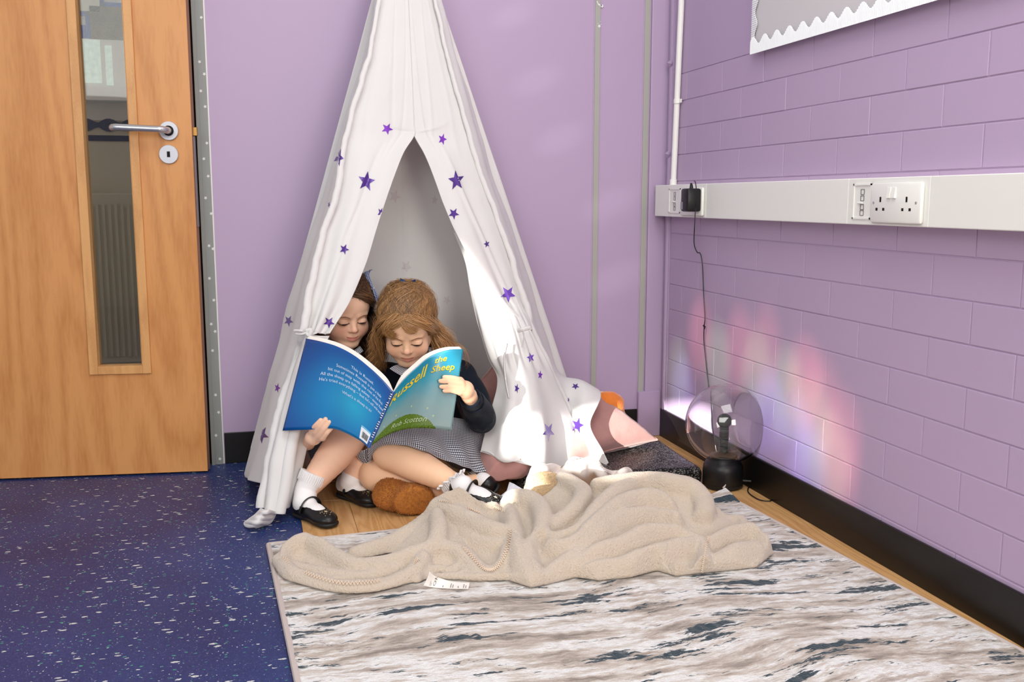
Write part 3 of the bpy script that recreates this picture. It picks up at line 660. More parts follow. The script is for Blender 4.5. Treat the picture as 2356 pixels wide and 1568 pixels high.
# display board with corrugated scalloped border
bxp = XW-.02
b0 = XP(1728, 126, bxp); b1 = XP(2162, 0, bxp)
dbd = empty('display_board', b0, 'grey display board with a white corrugated wavy border, cut off by the photo top', 'board')
slope = (b1[2]-b0[2])/(b1[1]-b0[1]); ln = 2.1
def BZ(y): return b0[2]+slope*(y-b0[1])
g = G(); ye = b0[1]-ln
g.add([(bxp+.004, b0[1]-.004, BZ(b0[1])+.01), (bxp+.004, ye, BZ(ye)+.01), (bxp+.004, ye, BZ(ye)+1.0), (bxp+.004, b0[1]-.004, BZ(b0[1])+1.0), (XW-.001, b0[1]-.004, BZ(b0[1])+.01), (XW-.001, ye, BZ(ye)+.01), (XW-.001, ye, BZ(ye)+1.0), (XW-.001, b0[1]-.004, BZ(b0[1])+1.0)], [(0, 3, 2, 1), (4, 5, 6, 7), (0, 1, 5, 4), (3, 7, 6, 2), (0, 4, 7, 3), (1, 2, 6, 5)])
g.build('backing_board', mat('pale_grey_backing', (206, 203, 204), rough=.8), dbd)
corr = mat('white_corrugated_card', (238, 240, 242), rough=.7)
def border(along, h, name, vertical=False):
    n = int(along/.0009); g = G(); vs = []; 
    for i in range(n+1):
        s = i*along/n; wv_ = h*.78+h*.22*math.sin(s*2*math.pi/.062); rp_ = .0011*math.sin(s*2*math.pi/.0056)
        if vertical:
            z_ = BZ(b0[1])+s; vs += [(bxp-.002+rp_, b0[1], z_), (bxp-.002+rp_, b0[1]-wv_, z_)]
        else:
            y_ = b0[1]-s; vs += [(bxp-.004+rp_, y_, BZ(y_)), (bxp-.004+rp_, y_, BZ(y_)+wv_)]
    k = len(vs)//2; fs = [(2*i, 2*i+1, 2*i+3, 2*i+2) for i in range(k-1)]
    vs2 = [(x_+.0012, y_, z_) for x_, y_, z_ in vs]; nn_ = len(vs)
    fs += [(nn_+2*i+2, nn_+2*i+3, nn_+2*i+1, nn_+2*i) for i in range(k-1)]
    fs += [(2*i, 2*i+2, nn_+2*i+2, nn_+2*i) for i in range(k-1)]+[(2*i+1, nn_+2*i+1, nn_+2*i+3, 2*i+3) for i in range(k-1)]
    mk(name, vs+vs2, fs, corr, dbd, smooth=False)
border(ln, .044, 'bottom_border'); border(.9, .030, 'side_border', True)
# ================================================================== THE TEEPEE
APX = W(926, -262, 2.80)
FL = Z(598, 1192); FR = Z(1346, 1090); BL = np.array((-.06, 2.99, 0.)); BR = np.array((1.06, 3.0, 0.))
tp = empty('teepee', ((FL+BR)/2)*np.array((1, 1, 0)), 'white cotton play teepee with purple stars standing against the lilac wall', 'tent')
nF = np.cross(FL-APX, FR-APX)
def F(x, y, o=0): return PL(x, y, nF, APX, o)
def pd(base, y):                      # depth of the pole from base to apex where it crosses image row y
    lo, hi = -.3, 1.4
    for _ in range(40):
        m = (lo+hi)/2
        if proj(APX+(base-APX)*m)[1] < y: lo = m
        else: hi = m
    return proj(APX+(base-APX)*lo)[2]
def pole_pt(base, x, y, o=0): return W(x, y, pd(base, y)-o)
pole_m = mat('pine_pole', (206, 170, 120), rough=.5, bump=(60, .2))
def wrk(a, sc, seed): return lambda u, v, P: a*fnoise(P, sc, seed)
SEAM_L = [(875, -8), (850, 120), (812, 254), (787, 357), (774, 446), (743, 536), (727, 603), (709, 690), (698, 765)]
SEAM_R = [(1000, -8), (1028, 125), (1064, 254), (1095, 366), (1115, 424), (1153, 525), (1189, 634), (1210, 705), (1224, 757)]
OPEN_L = [(953, 312), (934, 338), (908, 402), (883, 473), (863, 536), (841, 607), (806, 690), (760, 765)]
OPEN_R = [(953, 312), (967, 332), (997, 402), (1019, 464), (1046, 528), (1086, 603), (1137, 690), (1200, 752)]
def xat(L, y):
    ys = [p[1] for p in L]; xs = [p[0] for p in L]; return float(np.interp(y, ys, xs))
TOPS = [(904, -150), (928, -150)]
# the two halves of the front: sewn together down the middle above the opening, pulled back to their ties below it
def half(side):
    S, O = (SEAM_L, OPEN_L) if side < 0 else (SEAM_R, OPEN_R); rows = []
    ups = [-235, -120, -8, 70, 150, 230, 285]
    ys = ups+([312, 352, 402, 473, 536, 607, 690, 740, 768] if side < 0 else [312, 352, 402, 464, 528, 603, 690, 730, 760]); nu_ = len(ups)
    for j, y in enumerate(ys):
        if y < 312:
            a = xat(S, y) if y > -8 else 926+((875 if side < 0 else 1000)-926)*(y+262)/254; c = float(np.interp(y, [-262, 0, 312], [926, 939, 953]))
        else: a, c = xat(S, y), xat(O, y)
        if side < 0 and y >= 740: c = {740: 776, 768: 758}[y]
        if side > 0 and y >= 730: c = {730: 1188, 760: 1204}[y]
        t = max(0, (j-nu_)/(len(ys)-1-nu_)); ex_ = .022*t if side > 0 else 0; b_ = ex_+.02*math.sin(math.pi*min(1, t*1.1))+.03*t
        rows.append([F(a+(c-a)*k/6, y, (.012*math.sin(math.pi*min(k/6, .5))+b_*math.sin(math.pi*.5*k/6))) for k in range(7)])
    v0 = nu_/(len(ys)-1)
    def df_(u, v, P):
        vv = np.clip((v-v0)/(1-v0), 0, 1); fade = np.clip((1-u)*6, 0, 1)
        d = .010*vv*np.sin(u*11+1.5-vv*3)*np.sin(np.pi*u)
        d += .006*np.exp(-((u-.62+.3*vv)/.05)**2)*np.sin(np.pi*np.clip(vv*1.1, 0, 1))+.004*np.sin((u*26)+vv*4)*np.clip((vv-.72)*4, 0, 1)
        for c0, w_, a_ in ((.35, .05, .0022), (.58, .04, .0026), (.80, .03, .0028)):        # soft pulls running down to the point of the opening
            d += a_*np.exp(-((u-c0-.10*np.sin(v*5+c0*9))/w_)**2)*np.clip(v*3, 0, 1)*np.clip((v0+.12-v)*7, 0, 1)*fade
        d += .0022*np.exp(-((v-v0+.02+.35*(1-u)**1.5*.3)/.010)**2)*np.clip(u*1.5-.3, 0, 1)*fade   # creases pulled sideways from the point
        d -= .0015*np.exp(-((u-1)/.02)**2)*(v < v0)
        return d-side*.0016*fnoise(P, 8, 3)
    return sheet('left_front_panel' if side < 0 else 'right_front_panel', rows, white_cloth, tp, nu=90, nv=260, disp=df_, thick=.003)
half(-1)
# the right half is wider than its diagonal band: the band, then the gusset beside the pole
half(1)
# sleeves round the front poles: crinkled bands
def sleeve(S, base, name, w=.016, lower=None):
    pts = [pole_pt(base, x, y, .022) for x, y in S]+(lower or []); c = cr(pts, 220); r = np.array([w*(1+.12*fnoise(p[None], 16, 9)[0]) for p in c])*np.clip(np.linspace(.55, 1.35, 220), 0, 1.15)
    nz = fnoise(c, 30, 11)*.0032; c = c+nz[:, None]*rt[None]
    return G().tube(c, r, 14).build(name, white_cloth, tp, smooth=True)
LS = SEAM_L
sleeve(LS, FL, 'left_pole_sleeve', .012, [W(690, 800, 2.60), W(672, 860, 2.585), W(650, 925, 2.56), W(634, 990, 2.54), W(620, 1060, 2.52), W(608, 1120, 2.50), W(600, 1168, 2.49)])
sleeve(SEAM_R, FR, 'right_pole_sleeve', .0105, [W(1254, 826, 2.86), W(1276, 875, 2.88), W(1300, 925, 2.90), W(1323, 991, 2.92), W(1343, 1048, 2.94), W(1352, 1078, 2.95)])
# left side panel
OUT_L = [(919, -228), (903, -150), (875, -8), (850, 120), (812, 254), (769, 384), (740, 470), (707, 571), (662, 700), (643, 790), (614, 891), (586, 997), (565, 1078), (563, 1094)]
SB = [(921, -228), (904, -150), (875, -8), (850, 120), (812, 254), (783, 384), (766, 470), (735, 571), (709, 690), (690, 790), (660, 880), (636, 985), (612, 1085), (604, 1112)]
rows = []
for (xo, yo), (xi, yi) in zip(OUT_L, SB):
    a = W(xo, yo, pd(BL, min(yo, 1060))-.0); b_ = W(xi, yi, pd(FL, yi)-.0); rows.append([a+(b_-a)*k/4+np.array((-.012*math.sin(math.pi*k/4), 0, 0)) for k in range(5)])
def sdf_(u, v, P): return .006*np.sin(u*9+v*5)*np.sin(np.pi*u)*np.clip(v*2, 0, 1)+.0025*fnoise(P, 8, 8)
sheet('left_side_panel', rows, white_cloth, tp, nu=60, nv=140, disp=sdf_)
# right side panel: outline of the back pole, then pulled out over the cushion
OUT_R = [(937, -228), (961, -150), (1006, -8), (1042, 112), (1089, 254), (1131, 402), (1182, 540), (1220, 661), (1258, 780), (1289, 861)]
SRB = [(935, -228), (957, -150), (1000, -8), (1028, 112), (1064, 254), (1109, 402), (1158, 540), (1197, 661), (1232, 780), (1266, 861)]
rows = []
for (xo, yo), (xi, yi) in zip(OUT_R, SRB):
    a = W(xi, yi, pd(FR, yi)+.0); b_ = W(xo, yo, pd(BR, yo)); rows.append([a+(b_-a)*k/4+np.array((.01*math.sin(math.pi*k/4), 0, 0)) for k in range(5)])
rows.append([W(1300, 925, 2.92), W(1315, 912, 2.92), W(1335, 890, 2.94), W(1354, 886, 2.95), W(1379, 900, 2.96)])
rows.append([W(1322, 985, 2.87), W(1330, 982, 2.86), W(1342, 975, 2.84), W(1350, 972, 2.83), W(1358, 976, 2.82)])
rows.append([W(1343, 1045, 2.93), W(1355, 1045, 2.90), W(1368, 1040, 2.86), W(1378, 1035, 2.84), W(1386, 1036, 2.82)])
rows.append([W(1352, 1075, 2.93), W(1362, 1078, 2.90), W(1375, 1078, 2.86), W(1388, 1078, 2.83), W(1400, 1064, 2.81)])
sheet('right_side_panel', rows, white_cloth, tp, nu=50, nv=150, disp=lambda u, v, P: .004*np.sin(u*8+v*9)*np.sin(np.pi*u)+.002*fnoise(P, 9, 4))
def pole(L, base, dx, lo, back=0):
    pts = [W(x+dx, y, pd(base, y)+back) for x, y in L if y < lo]; p0, p1 = pts[-2], pts[-1]; d = (p1-p0)/np.linalg.norm(p1-p0); e = p1+d*((.02-p1[2])/d[2]) if d[2] < 0 else p1
    t0 = pts[0]; pts = [p for p in pts if proj(p)[1] > -20]; t0 = pts[0]; tdir = APX-t0+np.array((0, 0, 0)); L0 = np.linalg.norm(tdir); tdir /= L0
    G().tube(cr([t0+tdir*(L0+.14), t0+tdir*L0*.9]+pts+[e*np.array((1, 1, 0))+np.array((0, 0, .012))], 60), .007, 12).build('pole', pole_m, tp, smooth=True)
pole(SEAM_L, FL, 5, 800, .02); pole(SEAM_R, FR, -5, 800, .02); pole(OUT_L, BL, 13, 1000); pole(OUT_R, BR, -12, 900)
# back panel (inside seen through the opening), with the seams
rows = []
for t in (.02, .2, .4, .6, .8, .96):
    a = APX+(BL-APX)*t; b_ = APX+(BR-APX)*t; rows.append([a+(b_-a)*k/6+np.array((0, .01*math.sin(math.pi*k/6), 0)) for k in range(7)])
back_o, _ = sheet('back_panel', rows, white_cloth, tp, nu=90, nv=90, disp=lambda u, v, P: .006*np.sin(u*17+v*3)*v+.004*fnoise(P, 5, 12)-.004*np.exp(-((u-.45)/.006)**2))
# lower left flap: falls from the tie, widens to the hem
TL = W(712, 766, 2.60)
rows = [[W(x, y, d) for x, y, d in r] for r in (
    [(694, 766, 2.60), (704, 768, 2.575), (716, 770, 2.565), (734, 772, 2.57), (757, 772, 2.59)],
    [(684, 800, 2.60), (697, 802, 2.57), (710, 803, 2.56), (728, 802, 2.565), (748, 798, 2.58)],
    [(660, 870, 2.585), (678, 872, 2.55), (696, 874, 2.535), (715, 874, 2.55), (734, 870, 2.57)],
    [(637, 960, 2.56), (655, 962, 2.52), (675, 964, 2.51), (695, 964, 2.53), (716, 960, 2.56)],
    [(622, 1030, 2.54), (640, 1034, 2.50), (660, 1036, 2.49), (682, 1034, 2.52), (703, 1030, 2.56)],
    [(613, 1110, 2.515), (630, 1114, 2.48), (650, 1116, 2.475), (670, 1110, 2.51), (686, 1098, 2.55)],
    [(608, 1170, 2.50), (622, 1178, 2.46), (640, 1182, 2.462), (655, 1176, 2.50), (664, 1162, 2.54)])]
def llf(u, v, P): return (.009*np.sin(u*15+v*2.2)*np.clip(v*1.6+.15, 0, 1)+.003*fnoise(P, 9, 14))*np.sin(np.pi*np.clip(u*.9+.08, 0, 1))**.5
sheet('left_flap_tail', rows, white_cloth, tp, nu=110, nv=160, disp=llf, thick=.003)
# crumpled end of the flap lying on the blue floor
sheet('trailing_hem', [[Z(600, 1168, .05), Z(614, 1172, .055), Z(622, 1174, .05), Z(634, 1176, .03)], [Z(590, 1180, .034), Z(600, 1184, .042), Z(614, 1186, .034), Z(630, 1190, .016)], [Z(572, 1194, .016), Z(584, 1196, .030), Z(598, 1200, .028), Z(618, 1203, .006)], [Z(563, 1203, .005), Z(572, 1206, .014), Z(586, 1208, .014), Z(604, 1208, .004)], [Z(566, 1211, .002), Z(576, 1214, .003), Z(586, 1212, .003), Z(598, 1211, .002)]],
      white_cloth, tp, nu=60, nv=60, disp=lambda u, v, P: .0035*np.sin(v*26+u*4)*np.sin(np.pi*u)+.002*fnoise(P, 30, 2), thick=.003)
# lower right flap with the inner fold
rows = [[W(x, y, d) for x, y, d in r] for r in (
    [(1044, 533, 2.82), (1050, 536, 2.82), (1056, 538, 2.82), (1062, 540, 2.82), (1068, 542, 2.82), (1080, 548, 2.82)],
    [(1071, 604, 2.83), (1085, 606, 2.825), (1100, 608, 2.82), (1120, 612, 2.82), (1140, 616, 2.82), (1155, 620, 2.83)],
    [(1082, 670, 2.82), (1105, 676, 2.81), (1130, 682, 2.81), (1155, 690, 2.81), (1176, 698, 2.82), (1196, 704, 2.83)],
    [(1099, 750, 2.80), (1125, 755, 2.78), (1155, 758, 2.775), (1182, 760, 2.775), (1204, 762, 2.78), (1222, 762, 2.82)],
    [(1122, 822, 2.78), (1148, 826, 2.75), (1174, 828, 2.74), (1200, 828, 2.74), (1228, 828, 2.77), (1254, 826, 2.83)],
    [(1146, 872, 2.76), (1168, 880, 2.73), (1192, 884, 2.72), (1220, 882, 2.73), (1250, 880, 2.78), (1278, 876, 2.85)],
    [(1133, 936, 2.73), (1165, 946, 2.69), (1198, 950, 2.69), (1234, 946, 2.72), (1270, 940, 2.79), (1304, 934, 2.87)],
    [(1118, 985, 2.71), (1155, 998, 2.67), (1195, 1004, 2.67), (1238, 1000, 2.71), (1282, 994, 2.79), (1324, 990, 2.89)],
    [(1107, 1033, 2.69), (1150, 1046, 2.66), (1192, 1056, 2.66), (1236, 1062, 2.70), (1288, 1060, 2.79), (1341, 1045, 2.91)],
    [(1104, 1038, 2.69), (1150, 1054, 2.66), (1192, 1064, 2.66), (1236, 1074, 2.70), (1290, 1082, 2.79), (1350, 1074, 2.91)])]
def lrf(u, v, P):
    fan = np.clip((v-.38)*2.2, 0, 1)
    d = .011*np.sin(u*17-.5+1.2*v)*fan*np.sin(np.pi*np.clip(u, 0, 1))**.5
    d += .006*np.sin(u*40+v*3)*np.exp(-((v-.38)/.1)**2)
    return d+.004*fnoise(P, 8, 21)*np.clip(v*1.5, 0, 1)
flap_o, _ = sheet('right_flap_tail', rows, white_cloth, tp, nu=150, nv=180, disp=lrf, thick=.002)
# ties
tie_l = G(); c = W(705, 765, 2.55)
tie_l.tube(cr([c+rt*a+up*b_-fw*e for a, b_, e in ((-.03, .004, 0), (-.01, -.004, .012), (.01, -.006, .014), (.026, .0, .0))], 24), .0055, 8, flat=.5)
for a, b_ in (((-.028, .006), (-.012, .004)), ((-.024, -.003), (.004, .002))): tie_l.tube(cr([c+rt*a[0]+up*a[1]-fw*.01, c+rt*(a[0]+.018)+up*(a[1]-.001)-fw*.02, c+rt*b_[0]+up*b_[1]-fw*.014], 14), .005, 8, flat=.6)
tie_l.tube(cr([c+rt*.004-fw*.018, c+rt*.012+up*(-.008)-fw*.02, c+rt*.016+up*.006-fw*.02, c+rt*.004+up*.005-fw*.018], 16), .006, 8)
tie_l.build('tie_tape', white_cloth, tp, smooth=True)
c = W(1204, 757, 2.72); g = G(); g.tube(cr([c+rt*-.014-up*.004, c-fw*.012, c+rt*.016+up*.004], 14), .006, 8); g.tube(cr([c-fw*.012, c+up*-.02+rt*.002-fw*.016, c+up*-.05-rt*.004-fw*.01], 14), .004, 8, flat=.5); g.build('tie_tape', white_cloth, tp, smooth=True)
g = G(); g.tube(cr([W(1166, 790, 2.71), W(1160, 830, 2.70), W(1164, 880, 2.68), W(1171, 916, 2.67)], 24), .010, 10, flat=.3, ref=rt); g.build('hanging_tape', white_cloth, tp, smooth=True)
G().tube([W(1044, 531, 2.785), W(1054, 529, 2.785)], .007, 6, flat=.3).build('care_label', white_cloth, tp)
# stars printed on the cloth: each vertex is dropped onto the panel it is printed on
def bvh_of(objs):
    vs = []; fs = []
    for o in objs:
        off = np.array(parent_loc(o)); n = len(vs); vs += [tuple(np.array(v.co)+off) for v in o.data.vertices]; fs += [tuple(i+n for i in p.vertices) for p in o.data.polygons]
    return BVHTree.FromPolygons(vs, fs)
T1 = bvh_of([o for o in tp.children if o.name.split('.')[0] not in ('pole', 'tie_tape')])
def cloth_star(x, y, r, rot=0, sqx=1.0, m=purple_foil, tree=T1, name='star'):
    pts = [(x, y)]+[(x+(a)*sqx, y+b_) for a, b_ in star_pts(0, 0, r, rot, .42)]
    P = []
    mid = []
    for a, b_ in pts:
        d = Vector(ray(a, b_)).normalized(); h = tree.ray_cast(Vector(CO), d); P.append((np.array(h[0]), d, h[1]) if h[0] else None)
    if P[0] is None: return
    d0 = np.linalg.norm(P[0][0]-CO); keep = []
    for p in P: keep.append(None if p is None or abs(np.linalg.norm(p[0]-CO)-d0) > .10 else tuple(p[0]-np.array(p[1])*.0014))
    nrm = [None]*11; vs = [k for k in keep]; faces = []
    for k in range(10):
        a, b_ = 1+k, 1+(k+1) % 10
        if keep[a] and keep[b_]: faces.append((0, a, b_))
    idx = {i: j for j, i in enumerate([i for i in range(11) if keep[i]])}
    if not faces: return
    # finer: split each triangle so the print follows the folds
    V = [keep[i] for i in idx]; Fq = [tuple(idx[i] for i in f) for f in faces]
    bm = bmesh.new(); bv = [bm.verts.new(v) for v in V]; [bm.faces.new([bv[i] for i in f]) for f in Fq]
    bmesh.ops.subdivide_edges(bm, edges=list(bm.edges), cuts=3, use_grid_fill=True); bm.verts.index_update()
    V = []
    for v in bm.verts:
        d = (v.co-Vector(CO)).normalized(); h = tree.ray_cast(Vector(CO), d); V.append(tuple(h[0]-d*.0013) if h[0] and abs((h[0]-Vector(CO)).length-d0) < .10 else tuple(v.co))
    Fq = [[v.index for v in f.verts] for f in bm.faces]; bm.free()
    return mk(name, V, Fq, m, tp)
for a in ((891, 296, 14, .15, 1, purple_glitter), (1018, 320, 14, .3, .75, purple_glitter), (843, 417, 24, .45, .85), (1050, 415, 24, .75, .8), (876, 489, 13, .1, .6), (1044, 491, 14, .1, .95), (792, 573, 13, .2, .9), (779, 361, 22, .15, .55), (1169, 676, 20, .05, .95, lilac_foil),
          (757, 741, 14, .0, 1.0), (664, 738, 14, .1, .8), (602, 999, 21, .0, .8), (638, 892, 12, .3, .6, purple_glitter), (1262, 992, 23, -.0, .62), (1329, 978, 20, .35, .75), (1189, 893, 12, .3, .5), (1243, 862, 11, .5, .55, purple_glitter), (1221, 822, 12, .9, .8, lilac_foil), (1120, 561, 9, .9, .8), (757, 471, 8, .2, .4), (1324, 888, 8, 1.3, 1.2), (1308, 919, 6, .2, .4)):
    cloth_star(*a)
# the stars of the back panel show through from behind
TB = bvh_of([back_o]); ghost = mat('star_seen_through', (214, 206, 208), rough=.9)
for a in ((908, 452, 16, .2, .9), (935, 612, 14, .1, .9), (1028, 690, 11, .1, .9), (1000, 460, 12, .5, .6)): cloth_star(*a, m=ghost, tree=TB, name='star_show_through')

# ================================================================== THE BOOK
tl = [(704, 778), (738, 785), (777, 797), (816, 818), (855, 849), (884, 877), (903.7, 900)]
bl = [(650, 990), (708, 988), (761, 985), (796, 996), (825.5, 1011.5), (838, 1021), (846, 1029)]
ddL = [2.50, 2.475, 2.455, 2.43, 2.41, 2.395, 2.385]
tr_ = [(907, 900), (933, 869), (962, 841.6), (991.6, 818), (1030.6, 804.5), (1065.8, 802.5)]
br_ = [(850, 1028), (884, 1004), (916, 991), (948, 985), (990, 985), (1039, 990)]
ddR = [2.383, 2.40, 2.42, 2.44, 2.455, 2.47]
bk = empty('picture_book', W(848, 1028, 2.38), 'open blue-covered paperback picture book held up between the two girls', 'book')
def cover_mat(name, stops, left=True):
    m = mat(name, (20, 110, 170), rough=.22, coat=.35); nt, b = nodes(m); uv = N(nt, 'ShaderNodeUVMap'); sp = N(nt, 'ShaderNodeSeparateXYZ'); nt.links.new(uv.outputs[0], sp.inputs[0]); return m, nt, b, uv, sp
cl_m, nt, b, uv, sp = cover_mat('blue_back_cover', None)
gd = N(nt, 'ShaderNodeVectorMath', operation='DISTANCE'); gd.inputs[1].default_value = (.55, .38, 0); nt.links.new(uv.outputs[0], gd.inputs[0])
rp = ramp(nt, gd.outputs['Value'], [(0, lin((30, 160, 200))), (.3, lin((12, 124, 184))), (.6, lin((6, 78, 150))), (.85, lin((8, 50, 118)))]); nt.links.new(rp.outputs[0], b.inputs['Base Color'])
cr_m, nt, b, uv, sp = cover_mat('teal_front_cover', None)
ns = N(nt, 'ShaderNodeTexNoise', i_Scale=5.0); nt.links.new(uv.outputs[0], ns.inputs['Vector'])
ad2 = N(nt, 'ShaderNodeMath', operation='MULTIPLY_ADD', i_1=.25); nt.links.new(ns.outputs[0], ad2.inputs[0]); nt.links.new(sp.outputs[1], ad2.inputs[2])
rp = ramp(nt, ad2.outputs[0], [(.12, lin((128, 150, 148))), (.5, lin((112, 148, 152))), (.8, lin((44, 140, 160))), (1.0, lin((20, 128, 156)))])
# the round green hill printed along the foot of the cover
hd = N(nt, 'ShaderNodeVectorMath', operation='DISTANCE'); hs_ = N(nt, 'ShaderNodeMapping'); hs_.inputs['Scale'].default_value = (1.0, 1.25, 1); nt.links.new(uv.outputs[0], hs_.inputs[0])
nt.links.new(hs_.outputs[0], hd.inputs[0]); hd.inputs[1].default_value = (.40, -.22, 0)
nz = N(nt, 'ShaderNodeTexNoise', i_Scale=60.0); nt.links.new(uv.outputs[0], nz.inputs['Vector'])
h2 = N(nt, 'ShaderNodeMath', operation='MULTIPLY_ADD', i_1=.03); nt.links.new(nz.outputs[0], h2.inputs[0]); nt.links.new(hd.outputs['Value'], h2.inputs[2])
lt = N(nt, 'ShaderNodeMath', operation='LESS_THAN', i_1=.52); nt.links.new(h2.outputs[0], lt.inputs[0])
gr = ramp(nt, nz.outputs[0], [(.35, lin((58, 84, 14))), (.65, lin((96, 128, 30)))])
mx = N(nt, 'ShaderNodeMix', data_type='RGBA'); nt.links.new(lt.outputs[0], mx.inputs[0]); nt.links.new(rp.outputs[0], mx.inputs[6]); nt.links.new(gr.outputs[0], mx.inputs[7]); nt.links.new(mx.outputs[2], b.inputs['Base Color'])
def leafsheet(name, tops, bots, dd, m, off=0, lift=0, thick=.0006, shift=(0, 0), nu=60, nv=24, ex=0):
    T = cr([W(x+shift[0]*(1-abs(k/(len(tops)-1)-ex)), y+shift[1]*(1-abs(k/(len(tops)-1)-ex)), d+off) for k, ((x, y), d) in enumerate(zip(tops, dd))], nu)
    Bt = cr([W(x, y, d+off-.015) for (x, y), d in zip(bots, dd)], nu)
    A = np.stack([T*(1-t)+Bt*t for t in np.linspace(0, 1, nv)], 0); A += up*lift
    u, v = np.meshgrid(np.linspace(0, 1, nu), np.linspace(1, 0, nv))
    nn = np.cross(np.gradient(A, axis=1), np.gradient(A, axis=0)); nn /= np.linalg.norm(nn, axis=2, keepdims=True)
    if (nn*(A-CO)).sum() > 0: nn = -nn
    P = np.vstack([A.reshape(-1, 3), (A-nn*thick).reshape(-1, 3)]); I = np.arange(nv*nu).reshape(nv, nu); bd_ = np.concatenate([I[0], I[1:, -1], I[-1, -2::-1], I[-2:0:-1, 0]]); nb = np.roll(bd_, -1); o_ = nv*nu
    o = mk(name, P, list(map(tuple, np.vstack([grid_faces(nv, nu), grid_faces(nv, nu, o_)[:, ::-1], np.stack([bd_, bd_+o_, nb+o_, nb], 1)]))), m, bk, uvs=np.vstack([np.stack([u.ravel(), v.ravel()], 1)]*2))
    return A, nn
LA, LNn = leafsheet('back_cover', tl, bl, ddL, cl_m)
RA, RNn = leafsheet('front_cover', tr_, br_, ddR, cr_m)
for k in range(5):
    leafsheet('page', [(x+k*1.2+2, y-k*1.3-1) for x, y in tl[:-1]]+[(905, 899)], bl, ddL, paper, off=.004+.0028*k, thick=.0012, lift=.0006)
tr2 = [(907, 899)]+[(x-k*0-2, y-2) for x, y in tr_[1:]]
for k in range(4):
    leafsheet('page', [(907, 898)]+[(x-4-k*1.5, y-1.6-k*1.2) for x, y in tr_[1:]], br_, ddR, paper, off=.004+.0026*k, thick=.0012, lift=.0004)
# spine with its striped band
g = G(); sp0 = W(905.5, 900, 2.383); sp1 = W(848, 1029, 2.367); g.tube([sp0, sp1], .0042, 10)
g.build('spine', cl_m, bk, smooth=True)
strp = mat('white_ink', (236, 240, 244), rough=.4); navy_ink = mat('navy_ink', (20, 34, 74), rough=.4)
g = G(); g2 = G()
for k in range(46):
    t = .03+k*.019
    if t > .93 or (k % 9) > 6: continue
    a = sp0+(sp1-sp0)*t; b_ = sp0+(sp1-sp0)*(t+.012); (g if k % 2 else g2).tube([a-rt*.0006, b_-rt*.0006], .00435, 10)
g.build('spine_stripes', strp, bk); g2.build('spine_stripes', navy_ink, bk)
# lettering: flat glyphs wrapped on the curved covers
def grid_at(A, nn, u, v, o=.0005):
    nv_, nu_ = A.shape[:2]; x = np.clip(u, 0, 1)*(nu_-1.001); y = (1-np.clip(v, 0, 1))*(nv_-1.001); i, j = int(y), int(x); a, b_ = y-i, x-j
    p = (A[i, j]*(1-a)*(1-b_)+A[i, j+1]*(1-a)*b_+A[i+1, j]*a*(1-b_)+A[i+1, j+1]*a*b_); return p+nn[i, j]*o
def text(s, A, nn, u, v, size, m, parent, align='CENTER', rot=0, shear=0, bold=0, asp=1.0, arc=None, name='lettering', o=.0006, sx=1.0):
    c = bpy.data.curves.new('t', 'FONT'); c.body = s; c.size = 1; c.align_x = align; c.shear = shear; c.offset = bold; c.resolution_u = 2
    ob = bpy.data.objects.new('t', c); col.objects.link(ob); dg = bpy.context.evaluated_depsgraph_get(); me = bpy.data.meshes.new_from_object(ob.evaluated_get(dg))
    V = []
    for w_ in me.vertices:
        x, y = w_.co.x*size*sx, w_.co.y*size
        if arc: y += arc[0]*x*x+arc[1]*x
        ca_, sa_ = math.cos(rot), math.sin(rot); V.append(tuple(grid_at(A, nn, u+(x*ca_-y*sa_), v+(x*sa_+y*ca_)*asp, o)))
    F_ = [tuple(p.vertices) for p in me.polygons]; bpy.data.objects.remove(ob); bpy.data.curves.remove(c); bpy.data.meshes.remove(me)
    return mk(name, V, F_, m, parent, smooth=False)
blurb = mat('pale_blue_ink', (206, 222, 240), rough=.4); gold_ink = mat('yellow_ink', (214, 190, 40), rough=.4); pale_ink = mat('pale_green_ink', (168, 184, 150), rough=.4); shadow_ink = mat('olive_ink', (70, 84, 30), rough=.5)
for k, ln_ in enumerate(('This is Russell.', 'Sometimes Russell is just a little', 'bit out of step with the rest of the flock.', 'All the sheep are falling asleep \u2013 except Russell.', "He's tried everything \u2013 but he's still wide awake.", "What's a sheep to do?")):
    text(ln_, LA, LNn, .60, .825-.066*k-(.03 if k == 5 else 0), .050, blurb, bk, rot=0, sx=.82, asp=1.05)
for o_, m_, dz_ in ((.0005, shadow_ink, -.006), (.0007, gold_ink, 0)):
    text('Russell', RA, RNn, .31, .70+dz_, .26, m_, bk, shear=.15, bold=.012, rot=.10, sx=.78, asp=.95, name='title', o=o_)
    text('the', RA, RNn, .74, .86+dz_, .11, m_, bk, shear=.1, bold=.01, sx=1.0, name='title', o=o_)
    text('Sheep', RA, RNn, .79, .74+dz_, .12, m_, bk, shear=.1, bold=.01, sx=.95, name='title', o=o_)
text('Rob Scotton', RA, RNn, .50, .09, .105, pale_ink, bk, shear=.2, sx=.9, rot=.0, name='author_line')
